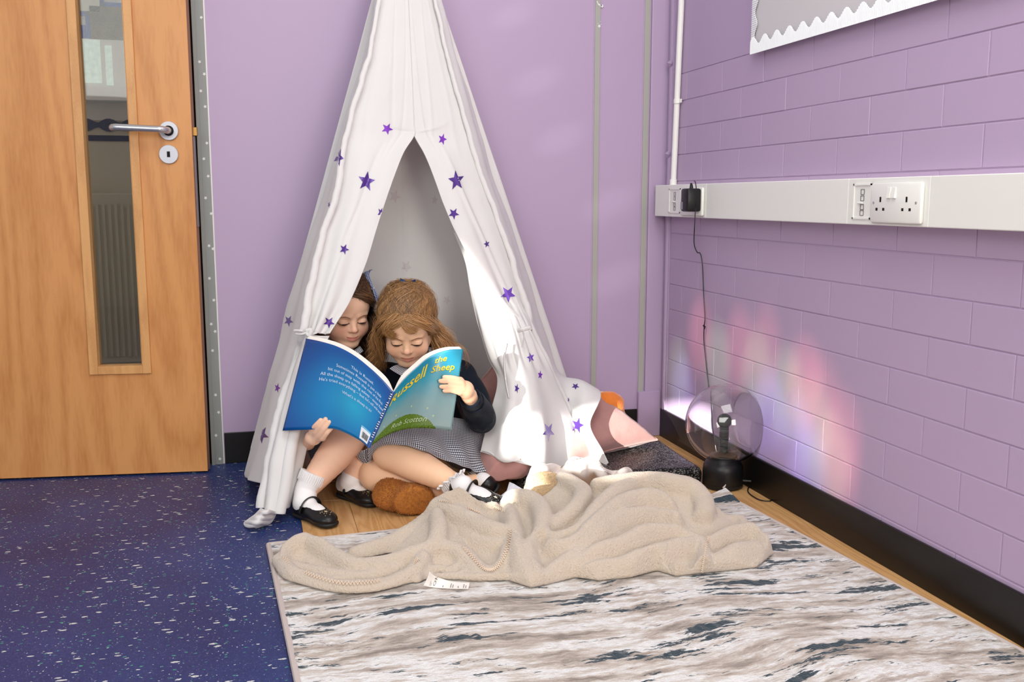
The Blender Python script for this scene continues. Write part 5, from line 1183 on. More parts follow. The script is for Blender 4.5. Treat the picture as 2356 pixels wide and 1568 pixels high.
def shoe(parent, heel, toe, upv=(0, 0, 1.), L=.168, w=.031, strap_side=1, gems=True, ankle=None):
    """mary-jane: heel and toe are points of the sole's underside"""
    heel = np.array(heel, float); toe = np.array(toe, float); f = toe-heel; f /= np.linalg.norm(f); u = np.array(upv, float); u -= f*(u@f); u /= np.linalg.norm(u); sd = np.cross(f, u)
    M = np.stack([sd, f, u], 1)
    def P(x, y, z): return heel+M@np.array((x, y, z))
    lo = heel-.22; hi = heel+.22
    # sole
    def outline(y):          # half width of the foot along its length
        t = y/L; return w*(.80+.10*math.cos(t*2*math.pi*1.0)*-1+.22*math.exp(-((t-.70)/.2)**2)-.02)
    cen = [P(-.004*math.sin(math.pi*t), L*t, .006) for t in (0, 1)]
    s = SDF(np.minimum(heel, P(0, L, 0))-.08, np.maximum(heel, P(0, L, 0))+.08, .0022)
    for t in np.linspace(.13, .82, 13):
        y = L*t; hw = w*(.83-.12*math.exp(-((t-.42)/.14)**2)+.10*math.exp(-((t-.72)/.16)**2)-.36*max(0, (t-.78)/.12*.5)**1.5)
        s.ell(P(0, y, .010), (hw, .024, .011), M, .004)
    c0 = P(0, L/2, -.05); s.box(c0, (.1, .2, .05), M, .001, 0, 'sub'); c1 = P(0, L/2, .060); s.box(c1, (.1, .2, .045), M, .001, 0, 'sub')
    s.build('sole', black_sole, parent, sm=1)
    s = SDF(np.minimum(heel, P(0, L, 0))-.09, np.maximum(heel, P(0, L, 0))+.09, .0020)
    def foot(s, g, k=.012):
        s.ell(P(0, .032, .032), (.0245+g, .030+g, .026+g), M, k); s.ell(P(0, .075, .026), (.026+g, .045+g, .022+g), M, k); s.ell(P(0, .118, .019), (.0285+g, .038+g, .0165+g), M, k)
    foot(s, .003); s.box(P(0, L/2, -.045), (.1, .2, .055), M, .001, 0, 'sub')
    # opening: the instep is cut out, the back stays high round the heel
    s.line([P(0, .030, .072), P(0, .060, .060), P(0, .098, .049)], [.026, .0275, .018], .004, mode='sub')
    hol = SDF(s.lo, s.lo+s.h*(s.n-1), s.h)
    foot(hol, .0005); s.D = np.maximum(s.D, -hol.D[:s.D.shape[0], :s.D.shape[1], :s.D.shape[2]])
    s.ell(P(0, .010, .040), (.021, .010, .024), M, .006) if False else None
    up_o, _, _ = s.build('upper', black_leather, parent, sm=1)
    st = [P(.030*strap_side*math.cos(a), .058+.002*math.sin(a), .026+.034*math.sin(a)) for a in np.linspace(0, math.pi, 14)]
    G().tube(st, .0075, 10, flat=.30, ref=None).build('strap', black_leather, parent, smooth=True)
    g = G(); g.tube(st[:3], .0095, 8, flat=.4); g.build('strap_tab', black_leather, parent, smooth=True)
    if gems:
        gm = mat('gem_silver', (214, 208, 170), rough=.25, metal=.6) if 'gem_silver' not in MATS else MATS['gem_silver']
        bv = bvh_of([up_o]); c = P(0, .133, .1)
        def drop(x, y):
            a = Vector(P(x, y, .12)); h = bv.ray_cast(a, Vector(-u)); return (np.array(h[0])+u*.0006) if h[0] else P(x, y, .036)
        sp_ = [drop(.0065*(1 if k % 2 == 0 else .42)*math.cos(k*math.pi/5), .128+.0065*(1 if k % 2 == 0 else .42)*math.sin(k*math.pi/5)) for k in range(10)]; cc2 = drop(0, .128)+u*.0012
        mk('star_trim', [cc2]+sp_, [(0, 1+k, 1+(k+1) % 10) for k in range(10)], gm, parent, smooth=False)
        for (x, y) in ((.006, .138), (-.006, .139), (.012, .142), (0, .145), (-.012, .134), (.010, .134)):
            p = drop(x, y); at(p, [(.0009, -.0005), (.0011, .0003), (.0004, .0011)], gm, 'gem', parent, 8)
        g = G()
        for a in np.linspace(0.3, 2.8, 7):
            q = [drop(.009*r_*math.cos(a), .128-.009*r_*math.sin(a)) for r_ in (1.0, 1.25, 1.5, 1.8)]
            for e in range(0, 3, 2): g.tube([q[e], q[e+1]], .0004, 4)
        g.build('stitched_rays', gm, parent)
    return M, P
def sock(parent, ank_top, ank, P, frill=False, q=1.0):
    s = SDF(np.minimum(ank_top, P(0, .05, 0))-.10, np.maximum(ank_top, P(0, .05, 0))+.12, .0022)
    s.line([ank_top, (np.array(ank_top)+ank)/2, ank, P(0, .036, .045)], [.0335*(.5+.5*q), .0310*q, .0295*q, .030*q], .01, sm=12)
    s.ell(P(0, .030, .033), (.024, .029, .025), np.stack([P(1, 0, 0)-P(0, 0, 0), P(0, 1, 0)-P(0, 0, 0), P(0, 0, 1)-P(0, 0, 0)], 1), .012)
    Mx = np.stack([P(1, 0, 0)-P(0, 0, 0), P(0, 1, 0)-P(0, 0, 0), P(0, 0, 1)-P(0, 0, 0)], 1)
    s.ell(P(0, .075, .027), (.0255, .044, .022), Mx, .012); s.ell(P(0, .110, .019), (.0265, .035, .0155), Mx, .012)
    ax = np.array(ank_top)-ank; ax /= np.linalg.norm(ax)
    # plain open top
    Xc = frame(ax, (0.1, 0.9, .2)); s.box(np.array(ank_top)+ax*.045, (.08, .045, .08), Xc, .002, 0, 'sub')
    for k in range(7): 
        c = ank+ax*(.004+.006*k)*1.0
    s.build('sock', sock_white, parent, sm=1)
    top = np.array(ank_top); e1 = Xc[:, 0]; e2 = Xc[:, 2]
    ring = []
    n_ = 90
    g = G()
    for k in range(36):                                       # ribbed cuff
        a = 2*math.pi*k/36; d = e1*math.cos(a)+e2*math.sin(a); g.tube([top+d*.0335-ax*.028, top+d*.0345-ax*.014, top+d*.0345], [.0006, .0014, .0013], 5)
    if frill:
        V = [top+(e1*math.cos(a)+e2*math.sin(a))*(.035+.0035*(1+math.sin(a*13))*(j/3)+.004*j/3)+ax*(.002-.010*abs(j-1.5)/3+.003*math.sin(a*13)) for j in range(4) for a in np.linspace(0, 2*math.pi, 120, endpoint=False)]
        F_ = [(j*120+k, j*120+(k+1) % 120, (j+1)*120+(k+1) % 120, (j+1)*120+k) for j in range(3) for k in range(120)]; mk('sock_frill', V, F_, sock_white, parent)
    g.build('sock_cuff', sock_white, parent, smooth=True)
def facing(pos, pitch, yaw, roll=0):
    """face direction: towards the camera, turned by yaw (image right positive), bent down by pitch"""
    c = CO-np.array(pos); c[2] = 0; c /= np.linalg.norm(c); a = math.radians(yaw); f = np.array((c[0]*math.cos(a)-c[1]*math.sin(a), c[0]*math.sin(a)+c[1]*math.cos(a), 0)); p = math.radians(pitch)
    f = f*math.cos(p)+np.array((0, 0, -math.sin(p))); r_ = math.radians(roll); sd = np.cross(f, (0, 0, 1.)); sd /= np.linalg.norm(sd); u = np.cross(sd, f); u = u*math.cos(r_)+sd*math.sin(r_)
    return frame(f, u)
HV = .0020
# ---------------------------------------------------------------- the girl on the right
gR = empty('person', W(1015, 1110, 2.80)*np.array((1, 1, 0)), 'girl with loose golden brown hair in navy cardigan and gingham dress, right of the two', 'person')
HC = W(937, 748, 2.675); HM = facing(HC, 25, -2, 0)
s = SDF((.22, 2.36, 0), (.84, 2.98, .66), HV)
neck = W(962, 842, 2.755)
s.line([HC+HM@np.array((0, -.02, -.05)), neck, W(968, 880, 2.79)], [.034, .032, .040], .015)
s.line([W(968, 880, 2.80), W(985, 940, 2.82), W(1000, 1000, 2.83), W(1010, 1050, 2.82)], [.062, .070, .074, .078], .03)
shL, shR = W(1058, 868, 2.79), W(893, 872, 2.79)
s.cone(W(968, 872, 2.79), shL, .040, .034, .02); s.cone(W(968, 872, 2.79), shR, .040, .034, .02)
elb, wri = W(1108, 962, 2.67), W(1079, 909, 2.50)
s.line([shL, (shL+elb)/2, elb, (elb+wri)/2, wri], [.033, .029, .026, .024, .0185], .01)
elR, wrR = W(895, 955, 2.70), W(905, 930, 2.56)
s.line([shR, elR, wrR], [.033, .027, .020], .01)
# her left hand closes on the cover's edge: four fingers in front, the thumb behind
kn_ = [W(1059, 873, 2.459), W(1062, 883, 2.457), W(1062, 893, 2.458), W(1058, 903, 2.461)]
tp_ = [W(1022, 867, 2.443), W(1013, 876, 2.440), W(1015, 889, 2.442), W(1022, 899, 2.445)]
pal = W(1072, 896, 2.478)
for kq, tq, rr0 in zip(kn_, tp_, (.0071, .0073, .0071, .0062)):
    mid = (kq+tq)/2-fw*.008+up*.002; finger(s, [kq+(pal-kq)*.25, kq-fw*.002, mid, tq], rr0, rr0*.78); s.cone(pal, kq, .0150, .0075, .0035)
s.cone(wri, pal, .0180, .0175, .01); s.ell(pal, (.019, .016, .022), None, .008)
finger(s, [wri+(pal-wri)*.5+fw*.01, W(1066, 884, 2.492), W(1046, 876, 2.492), W(1034, 872, 2.492)], .0085, .0062)
s.cone(wrR, W(905, 925, 2.50), .018, .016, .01)
for k in range(4): finger(s, [W(905, 925, 2.50), W(900-6*k, 915+7*k, 2.47), W(890-4*k, 905+8*k, 2.455)], .006, .005)
# legs
hipA, kneeA, ankA = W(1035, 1030, 2.80), W(898, 1040, 2.585), W(1046, 1112, 2.52)
s.line([hipA, (hipA+kneeA)/2, kneeA], [.066, .058, .046], .015)
s.line([kneeA, kneeA+(ankA-kneeA)*.35, kneeA+(ankA-kneeA)*.7, ankA], [.045, .045, .036, .026], .012, sm=12)
hipB, kneeB, ankB = W(985, 1060, 2.84), W(868, 1090, 2.64), W(1090, 1112, 2.66)
s.line([hipB, kneeB], [.06, .047], .015); s.line([kneeB, kneeB+(W(1012, 1128, 2.60)-kneeB)*.5, W(1012, 1128, 2.60), ankB], [.046, .043, .033, .027], .012, sm=12)
head_sdf(s, HC, HM, mouth='tuck')
bo, P, Q = s.build('body', skin, gR, sm=1)
body_colors(bo, P, HC, HM, (246, 202, 166), (234, 148, 124), (204, 120, 108)); del s
BT = bvh_of([bo]); face_details(BT, HC, HM, gR)
nl = mat('fingernail', (240, 200, 186), rough=.3)
def nail(tip, knuck, outd, parent, r=.0042):
    d = tip-knuck; d /= np.linalg.norm(d); o_ = np.array(outd, float); o_ -= d*(o_@d); o_ /= np.linalg.norm(o_); sd = np.cross(d, o_); c = tip+d*.0012+o_*.0036
    mk('fingernail', [c+sd*r*.75*math.cos(a)+d*r*math.sin(a)-o_*.0016*abs(math.cos(a)) for a in np.linspace(0, 5.9, 14)]+[c+o_*.0006], [(k, (k+1) % 14, 14) for k in range(14)], nl, parent)
for kq, tq in zip(kn_, tp_): nail(tq, kq, -fw+up*.3, gR)
# clothes
s = SDF((.24, 2.42, .04), (.84, 3.0, .56), .003)
s.line([W(968, 884, 2.80), W(985, 940, 2.82), W(1000, 990, 2.83)], [.072, .082, .086], .03)
s.cone(W(968, 880, 2.79), shL, .052, .047, .02); s.cone(W(968, 880, 2.79), shR, .052, .047, .02)
s.line([shL, (shL+elb)/2+np.array((.008, 0, 0)), elb, (elb+wri)/2, wri+(elb-wri)*.12], [.046, .042, .041, .036, .029], .012, sm=14)
s.line([shR, elR, wrR], [.046, .042, .034], .012)
for a, b_, w_ in ((.62, .0, .010), (.78, .3, .009), (.9, .1, .008)):
    pass
# sleeve folds near the elbow
for q0, q1 in (((1098, 930), (1128, 948)), ((1094, 945), (1126, 966)), ((1078, 950), (1110, 985)), ((1066, 945), (1090, 982))):
    s.line([W(*q0, 2.61), W((q0[0]+q1[0])/2, (q0[1]+q1[1])/2, 2.60), W(*q1, 2.62)], [.006, .010, .006], .012)
s.line([W(945, 845, 2.70), W(935, 900, 2.70), W(930, 980, 2.70)], [.030, .036, .040], .006, mode='sub')
s.line([neck+np.array((0, 0, .04)), neck-np.array((0, 0, .012))], [.045, .043], .01, mode='sub')
s.noise(11, .003, 3); cdg, _, _ = s.build('cardigan', navy_knit, gR, sm=1)
g = G(); cu = wri+(elb-wri)*.10; cd_ = (elb-wri)/np.linalg.norm(elb-wri); Mc = Matrix(frame(cd_, (0, 0, 1)).tolist()).to_4x4() @ Matrix.Rotation(math.radians(-90), 4, 'X'); Mc = Matrix.Translation(tuple(cu)) @ Mc
G().lathe([(.0225, -.004), (.0275, -.002), (.0290, .004), (.0285, .016), (.0300, .022)], 28, Mc, cap=False).build('sleeve_cuff', navy_knit, gR, smooth=True)
# gingham bodice in the gap of the cardigan
s = SDF((.24, 2.5, .1), (.7, 3.0, .56), .004); s.line([W(962, 878, 2.79), W(975, 940, 2.80), W(990, 1000, 2.81)], [.064, .074, .080], .03); s.cone(W(968, 875, 2.79), W(1010, 868, 2.79), .045, .04, .02); s.cone(W(968, 875, 2.79), W(915, 870, 2.79), .045, .04, .02)
bd_o, _, _ = s.build('dress_bodice', gingham_navy, gR, sm=1); planar_uv(bd_o, rt, up)
def patch_sheet(name, rows, m, parent, **k): return sheet(name, [[W(*q) for q in r] for r in rows], m, parent, **k)
patch_sheet('collar', [[(918, 838, 2.685), (930, 846, 2.675), (942, 850, 2.67)], [(905, 842, 2.665), (918, 854, 2.655), (934, 862, 2.655)], [(896, 848, 2.655), (908, 856, 2.645), (926, 866, 2.65)]], gingham_navy, gR, nu=20, nv=14)
patch_sheet('collar', [[(985, 800, 2.70), (1000, 796, 2.72), (1014, 796, 2.75)], [(985, 822, 2.68), (1003, 818, 2.70), (1022, 814, 2.74)], [(982, 842, 2.66), (1004, 842, 2.68), (1028, 836, 2.73)]], gingham_navy, gR, nu=20, nv=14)
# skirt over the lap
def skf(u, v, P): return (.006*np.sin(u*21+v*3)+.004*np.sin(u*37-v*5))*np.clip(v*1.3, 0, 1)*np.clip((u-.05)*3, .2, 1)+.0015*fnoise(P, 10, 31)
sk_rows = [
    [(862, 990, 2.66), (895, 972, 2.67), (930, 962, 2.69), (970, 958, 2.71), (1010, 958, 2.73), (1050, 962, 2.745), (1085, 970, 2.76), (1112, 985, 2.79)],
    [(850, 1004, 2.60), (880, 990, 2.59), (920, 982, 2.59), (965, 980, 2.61), (1008, 980, 2.65), (1050, 984, 2.68), (1088, 990, 2.71), (1116, 1002, 2.75)],
    [(846, 1020, 2.565), (878, 1006, 2.545), (922, 1000, 2.54), (968, 1004, 2.55), (1012, 1014, 2.59), (1052, 1024, 2.63), (1088, 1030, 2.67), (1114, 1036, 2.73)],
    [(846, 1040, 2.56), (872, 1020, 2.535), (922, 1016, 2.53), (972, 1026, 2.54), (1022, 1044, 2.575), (1062, 1058, 2.615), (1092, 1062, 2.66), (1116, 1062, 2.72)],
    [(848, 1066, 2.60), (868, 1030, 2.545), (920, 1023, 2.53), (972, 1035, 2.54), (1024, 1058, 2.575), (1066, 1074, 2.61), (1100, 1082, 2.65), (1129, 1090, 2.70)]]
patch_sheet('skirt', sk_rows, gingham_navy, gR, nu=160, nv=110, disp=skf, thick=.0015)
patch_sheet('skirt', [[(820, 1040, 2.60), (838, 1034, 2.59), (856, 1028, 2.58), (868, 1026, 2.575)], [(824, 1052, 2.61), (838, 1050, 2.60), (852, 1046, 2.595), (864, 1040, 2.59)], [(838, 1068, 2.63), (848, 1066, 2.62), (856, 1056, 2.61), (862, 1050, 2.60)]], gingham_navy, gR, nu=30, nv=20, disp=lambda u, v, P: .003*np.sin(u*14))
patch_sheet('skirt', [[(1020, 1052, 2.66), (1060, 1066, 2.67), (1100, 1074, 2.70)], [(1040, 1072, 2.74), (1072, 1082, 2.76), (1110, 1086, 2.78)]], gingham_navy, gR, nu=20, nv=10)
# shoes: one pointing right with a frilled sock, the other tucked behind
shA = empty('shoe', Z(1040, 1168), None); shA.parent = gR; shA.location = Vector(Z(1040, 1168))-gR.location
Msh, Psh = shoe(shA, W(1036, 1140, 2.50), W(1128, 1168, 2.46), (-.15, -.25, 1), strap_side=1)
sock(shA, W(1038, 1102, 2.52), W(1052, 1122, 2.515), Psh, frill=True, q=.86)
shB = empty('shoe', Z(1120, 1140), None); shB.parent = gR; shB.location = Vector(Z(1120, 1140))-gR.location
Msh, Psh = shoe(shB, W(1146, 1136, 2.64), W(1096, 1116, 2.78), -rt*.75+fw*.25+up*.6, gems=False)
sock(shB, W(1092, 1108, 2.70), W(1106, 1116, 2.67), Psh, q=.8)
# hair
hair_cap(HC, HM, hair_light, gR)
TG = (-.0, -.070, .088)
A1 = np.vstack([swept(HC, HM, 8000, 3, TG, lift=.007, wave=.012), swept(HC, HM, 500, 23, TG, lift=.013, wave=.03)])
strands('hair_strands', A1, hair_light, gR, .00032, 1, .05, 1.0)
wl = HM.T@np.array((0, 0, -1.))
def side(sx): return [(sx*.074, .012, .02), (sx*.078, -.012, .0), (sx*.076, -.035, -.01), (sx*.066, -.055, -.02)]
# HM x axis points to image left
H1 = hanging(HC, HM, side(1), 1300, 5, .13, outv=-rt*.012, curl=.009, freq=4, spread=.007)
H2 = hanging(HC, HM, [(-.070, -.012, .0), (-.078, -.03, -.01), (-.070, -.055, -.02), (-.04, -.08, -.03)], 2600, 6, .15, outv=rt*.034+np.array((0, .01, 0)), curl=.009, freq=4, spread=.012)
strands('hair_strands', np.vstack([H1, H2]), hair_light, gR, .00034, 2, .15, 1.0)
# soft curls that fall over the temples and forehead
def wisps(C, M, specs, n, seed, m, parent, r=.00034, jit=.006, lo=.4, hi=1.0):
    rs = np.random.RandomState(seed); out = []
    for sp_ in specs:
        for i in range(n):
            q = np.array(sp_, float)+rs.normal(size=3)*jit*.4; q = q+rs.normal(size=q.shape)*jit*.25
            out.append(C+cr(q, 16)@M.T)
    strands('hair_strands', np.array(out), m, parent, r, seed, lo, hi)
wisps(HC, HM, [
    [(.02, .060, .068), (.045, .068, .048), (.052, .070, .030), (.040, .078, .018), (.030, .079, .020)],
    [(.0, .066, .066), (.03, .073, .050), (.058, .058, .028), (.072, .035, -.008), (.074, .020, -.03)],
    [(.03, .056, .066), (.060, .046, .044), (.076, .026, .010), (.080, .018, -.03), (.074, .020, -.05)],
    [(.0, .066, .066), (-.03, .072, .052), (-.055, .060, .034), (-.068, .038, .006), (-.074, .014, -.012)],
    [(-.02, .062, .068), (-.05, .058, .048), (-.068, .040, .024), (-.076, .016, .002), (-.080, .0, -.02)],
    [(.01, .068, .062), (.0, .078, .044), (-.014, .080, .036), (-.026, .078, .036)],
    [(.05, .050, .055), (.070, .036, .03), (.082, .016, -.0), (.088, .01, -.03), (.082, .012, -.055)],
    [(-.05, .050, .055), (-.070, .036, .03), (-.082, .010, .0), (-.088, -.004, -.03), (-.086, -.006, -.06)]], 190, 8, hair_light, gR, jit=.011)
wisps(HC, HM, [[(-.09, -.02, -.06), (-.13, -.03, -.08), (-.16, -.02, -.10), (-.165, .0, -.13), (-.155, .01, -.14)]], 12, 9, hair_light, gR, jit=.01)
# bow at the crown
def bow(C, M, p, m, parent, sz=.02, flip=1):
    c = C+M@np.array(p); g = G()
    o = empty('hair_bow', c); o.parent = parent; o.location = Vector(c)-parent.location
    for sx in (-1, 1):
        rows = [[c+M@np.array((sx*sz*a, .002+.003*math.sin(b_*9), sz*.55*a**.7*b_+sz*.25*a)) for b_ in (-1, -.33, .33, 1)] for a in (.05, .45, .8, 1.15)]
        sheet('loop', rows, m, o, nu=14, nv=14, disp=lambda u, v, P: .0015*np.sin(u*12))
    at(c-np.array((0, 0, sz*.2)), [(.002, 0), (sz*.22, sz*.1), (sz*.22, sz*.3), (.002, sz*.42)], m, 'knot', o, 12)
plain_blue = mat('blue_ribbon', (40, 66, 110), rough=.7)
bow(HC, HM, (-.004, -.045, .108), plain_blue, gR, .018)

# ---------------------------------------------------------------- the girl on the left
gL = empty('person', W(760, 1112, 2.84)*np.array((1, 1, 0)), 'girl with dark hair and gingham bow, half hidden by the left tent flap', 'person')
HC2 = W(791, 710, 2.745); HM2 = facing(HC2, 15, 22, 1)
s = SDF((-.06, 2.34, 0), (.47, 3.0, .70), HV)
nk2 = W(790, 812, 2.83)
s.line([HC2+HM2@np.array((0, -.02, -.05)), nk2, W(782, 850, 2.86)], [.034, .032, .04], .015)
s.line([W(780, 860, 2.87), W(772, 930, 2.88), W(764, 1000, 2.87), W(760, 1050, 2.85)], [.060, .068, .072, .076], .03)
s2L, s2R = W(852, 850, 2.86), W(716, 852, 2.86)
s.cone(W(782, 852, 2.87), s2L, .040, .034, .02); s.cone(W(782, 852, 2.87), s2R, .040, .034, .02)
el2, wr2 = W(690, 985, 2.76), W(708, 1018, 2.58)
s.line([s2R, (s2R+el2)/2, el2, (el2+wr2)/2, wr2], [.033, .028, .026, .023, .0180], .01)
s.line([s2L, W(862, 940, 2.78), W(850, 960, 2.66)], [.033, .027, .022], .01)
pal2 = W(721, 1006, 2.492)
kn2 = [W(718, 989, 2.475), W(727, 995, 2.467), W(736, 1001, 2.464), W(744, 1007, 2.466)]
tp2 = [W(738, 966, 2.450), W(749, 964, 2.447), W(759, 970, 2.446), W(765, 982, 2.450)]
s.cone(wr2, pal2, .0175, .018, .01); s.ell(pal2, (.021, .014, .019), None, .008)
for kq, tq, rr0 in zip(kn2, tp2, (.0076, .0078, .0074, .0064)):
    mid = (kq+tq)/2-fw*.007; finger(s, [pal2+(kq-pal2)*.7, kq-fw*.003, mid, tq], rr0, rr0*.8); s.cone(pal2, kq, .0145, .0075, .0035)
finger(s, [pal2+fw*.008, W(728, 985, 2.502), W(740, 968, 2.505)], .0085, .0065)
kA, aA = W(803, 1004, 2.605), W(704, 1128, 2.53); hA = W(770, 1035, 2.86)
s.line([hA, (hA+kA)/2, kA], [.066, .058, .047], .015); s.line([kA, kA+(aA-kA)*.33, kA+(aA-kA)*.7, aA], [.046, .046, .036, .027], .012, sm=12)
kB, aB = W(852, 1000, 2.68), W(806, 1105, 2.655); hB = W(800, 1050, 2.88)
s.line([hB, kB], [.064, .047], .015); s.line([kB, kB+(aB-kB)*.35, aB], [.045, .043, .028], .012, sm=12)
head_sdf(s, HC2, HM2, mouth='smile')
bo2, P, Q = s.build('body', skin, gL, sm=1)
body_colors(bo2, P, HC2, HM2, (240, 196, 168), (226, 138, 122), (196, 108, 102)); del s
BT2 = bvh_of([bo2]); face_details(BT2, HC2, HM2, gL)
for kq, tq in zip(kn2[:3], tp2): nail(tq, kq, -fw+up*.2, gL)
s = SDF((-.08, 2.44, .04), (.47, 3.04, .56), .003)
s.line([W(780, 864, 2.87), W(772, 930, 2.88), W(766, 1010, 2.87)], [.070, .078, .084], .03)
s.cone(W(782, 860, 2.87), s2L, .050, .046, .02); s.cone(W(782, 860, 2.87), s2R, .050, .046, .02)
s.line([s2R, (s2R+el2)/2, el2, el2+(wr2-el2)*.7], [.046, .040, .038, .031], .012); s.line([s2L, W(862, 940, 2.78), W(850, 960, 2.68)], [.046, .040, .034], .012)
s.line([nk2+np.array((0, 0, .04)), nk2-np.array((0, 0, .005))], [.042, .040], .01, mode='sub')
s.noise(11, .003, 7); s.build('cardigan', navy_knit, gL, sm=1)
patch_sheet('collar', [[(800, 808, 2.77), (814, 806, 2.75), (828, 796, 2.76)], [(802, 822, 2.75), (818, 820, 2.735), (836, 808, 2.75)]], gingham_navy, gL, nu=16, nv=10)
# dark skirt round the hips, in the shade behind the legs
s = SDF((-.06, 2.5, 0), (.47, 3.05, .34), .004); s.line([hA+np.array((0, .0, 0)), (hA+kA)/2], [.085, .070], .03); s.line([hB, (hB+kB)/2], [.08, .066], .03); s.cut_below(.003); s.noise(10, .004, 2); so2, _, _ = s.build('skirt', gingham_navy, gL, sm=1); planar_uv(so2, rt, up)
shC = empty('shoe', Z(690, 1190)); shC.parent = gL; shC.location = Vector(Z(690, 1190))-gL.location
hl, te = Z(684, 1184), Z(762, 1214)
Msh, Psh = shoe(shC, hl, te, strap_side=1); sock(shC, W(722, 1088, 2.535), aA, Psh)
shD = empty('shoe', Z(800, 1150)); shD.parent = gL; shD.location = Vector(Z(800, 1150))-gL.location
hl, te = Z(782, 1140), Z(870, 1170)
Msh, Psh = shoe(shD, hl, te, strap_side=1); sock(shD, W(822, 1060, 2.67), aB, Psh)
hair_cap(HC2, HM2, hair_dark, gL)
strands('hair_strands', np.vstack([swept(HC2, HM2, 6000, 13, (-.03, -.06, .095), lift=.006, wave=.010), swept(HC2, HM2, 400, 14, (-.03, -.06, .095), lift=.012, wave=.03)]), hair_dark, gL, .00034, 3, 0, .9)
H3 = hanging(HC2, HM2, [(-.072, .0, .02), (-.078, -.02, .0), (-.07, -.05, -.02), (-.04, -.08, -.03)], 2000, 15, .16, outv=rt*.018, curl=.010, freq=4, spread=.010)
H4 = hanging(HC2, HM2, [(.072, -.01, .02), (.07, -.04, -.02)], 500, 16, .12, curl=.008)
strands('hair_strands', np.vstack([H3, H4]), hair_dark, gL, .00034, 4, 0, .9)
wisps(HC2, HM2, [
    [(0, .066, .068), (-.03, .070, .056), (-.055, .060, .040), (-.072, .034, .010), (-.078, .012, -.03)],
    [(-.02, .062, .07), (-.05, .058, .054), (-.07, .040, .03), (-.080, .014, .0), (-.084, .0, -.05)],
    [(.02, .064, .066), (.045, .062, .05), (.064, .046, .026), (.074, .02, -.01)]], 170, 18, hair_dark, gL, jit=.010, lo=.1, hi=.9)
bo_ = W(858, 664, 2.76); ob_ = empty('hair_bow', bo_); ob_.parent = gL; ob_.location = Vector(bo_)-gL.location
for nm_, pts_ in (('loop', [(858, 664), (848, 648), (842, 634), (846, 624), (854, 621)]), ('tail', [(858, 664), (862, 676), (866, 688), (868, 696), (868, 700)])):
    rows = [[W(x-w_, y+w_*.2, 2.755), W(x, y, 2.745), W(x+w_, y-w_*.2, 2.75)] for (x, y), w_ in zip(pts_, (2.5, 6.5, 8, 7, 3) if nm_ == 'loop' else (2.5, 4, 5, 5, 4))]
    sheet(nm_, rows, gingham_blue, ob_, nu=12, nv=20)
at(bo_-up*.004-fw*.006, [(.002, 0), (.0055, .003), (.0055, .007), (.002, .010)], gingham_blue, 'knot', ob_, 12)
# ================================================================== THE FLEECE BLANKET
bkt = empty('fleece_blanket', Z(1230, 1280), 'beige fleece blanket lying crumpled in deep folds across the streaked rug', 'blanket')
s = SDF((.0, 1.84, .0), (1.36, 2.66, .26), .0042)
def K(zx, zy, z=.05): return Z(600+zx/1.931, 1040+zy/1.931, z)
def fold(pts, rs, k=.008, n=22, mode='add'):
    P_ = np.array([K(*p) for p in pts]); s.line(P_, cr(np.array([[r, 0, 0] for r in (rs if hasattr(rs, '__len__') else [rs]*len(pts))], float), n)[:, 0] if False else rs if hasattr(rs, '__len__') else [rs]*len(pts), k, sm=n, mode=mode)
RIDG = []
def fold(pts, rs, k=.008, n=22, mode='add', tube=False):
    P_ = np.array([K(*p) for p in pts]); r_ = np.asarray(rs if hasattr(rs, '__len__') else [rs]*len(pts), float)
    if mode == 'add': P_[:, 2] = np.maximum(P_[:, 2]-r_*.55, .008)
    q = cr(np.hstack([P_, r_[:, None]]), n)
    if mode == 'add': RIDG.append(q)
    if mode == 'sub': s.line(P_, r_, k, sm=n, mode=mode)
    elif tube: s.line(P_, r_*1.04, .006, sm=n)
def slab(c, r, ang=0, k=.02):
    a = math.radians(ang); s.ell(K(*c), r, np.array(((math.cos(a), -math.sin(a), 0), (math.sin(a), math.cos(a), 0), (0, 0, 1.))), k)
# left loop
fold([(85, 462, .03), (130, 520, .028), (230, 560, .024), (350, 592, .022), (470, 592, .022), (580, 565, .025), (680, 515, .035), (720, 450, .05)], [.020, .020, .019, .018, .018, .018, .020, .018], tube=True)
fold([(200, 372, .055), (260, 400, .052), (330, 440, .045), (420, 486, .038), (540, 478, .040), (660, 440, .05), (760, 400, .06), (790, 330, .08), (780, 262, .09)], [.016, .018, .019, .019, .019, .020, .021, .021, .018], tube=True)
fold([(85, 462, .035), (110, 420, .045), (150, 385, .055), (200, 368, .058)], [.017, .018, .018, .016])
fold([(90, 545, .018), (130, 565, .016), (200, 560, .014)], [.018, .017, .012])
fold([(430, 520, .02), (520, 500, .035), (600, 510, .03), (640, 480, .03)], [.016, .022, .016, .012])
fold([(280, 445, .022), (320, 480, .02), (400, 520, .015)], [.012, .014, .012])
fold([(140, 500, .02), (250, 525, .02), (380, 545, .02), (500, 545, .02), (620, 500, .03)], .022); fold([(130, 540, .014), (300, 570, .014), (450, 560, .014)], .016)
fold([(730, 500, .022), (760, 470, .03), (850, 470, .025), (900, 540, .02), (780, 545, .02)], .018); fold([(830, 520, .022), (900, 500, .025), (960, 545, .02)], .02)
# the wide pale sheet rising to the shoe
fold([(420, 450, .02), (560, 400, .03), (680, 340, .045), (760, 290, .06)], [.03, .035, .035, .03])
fold([(620, 330, .04), (700, 270, .06), (750, 245, .07)], [.028, .028, .022], .02)
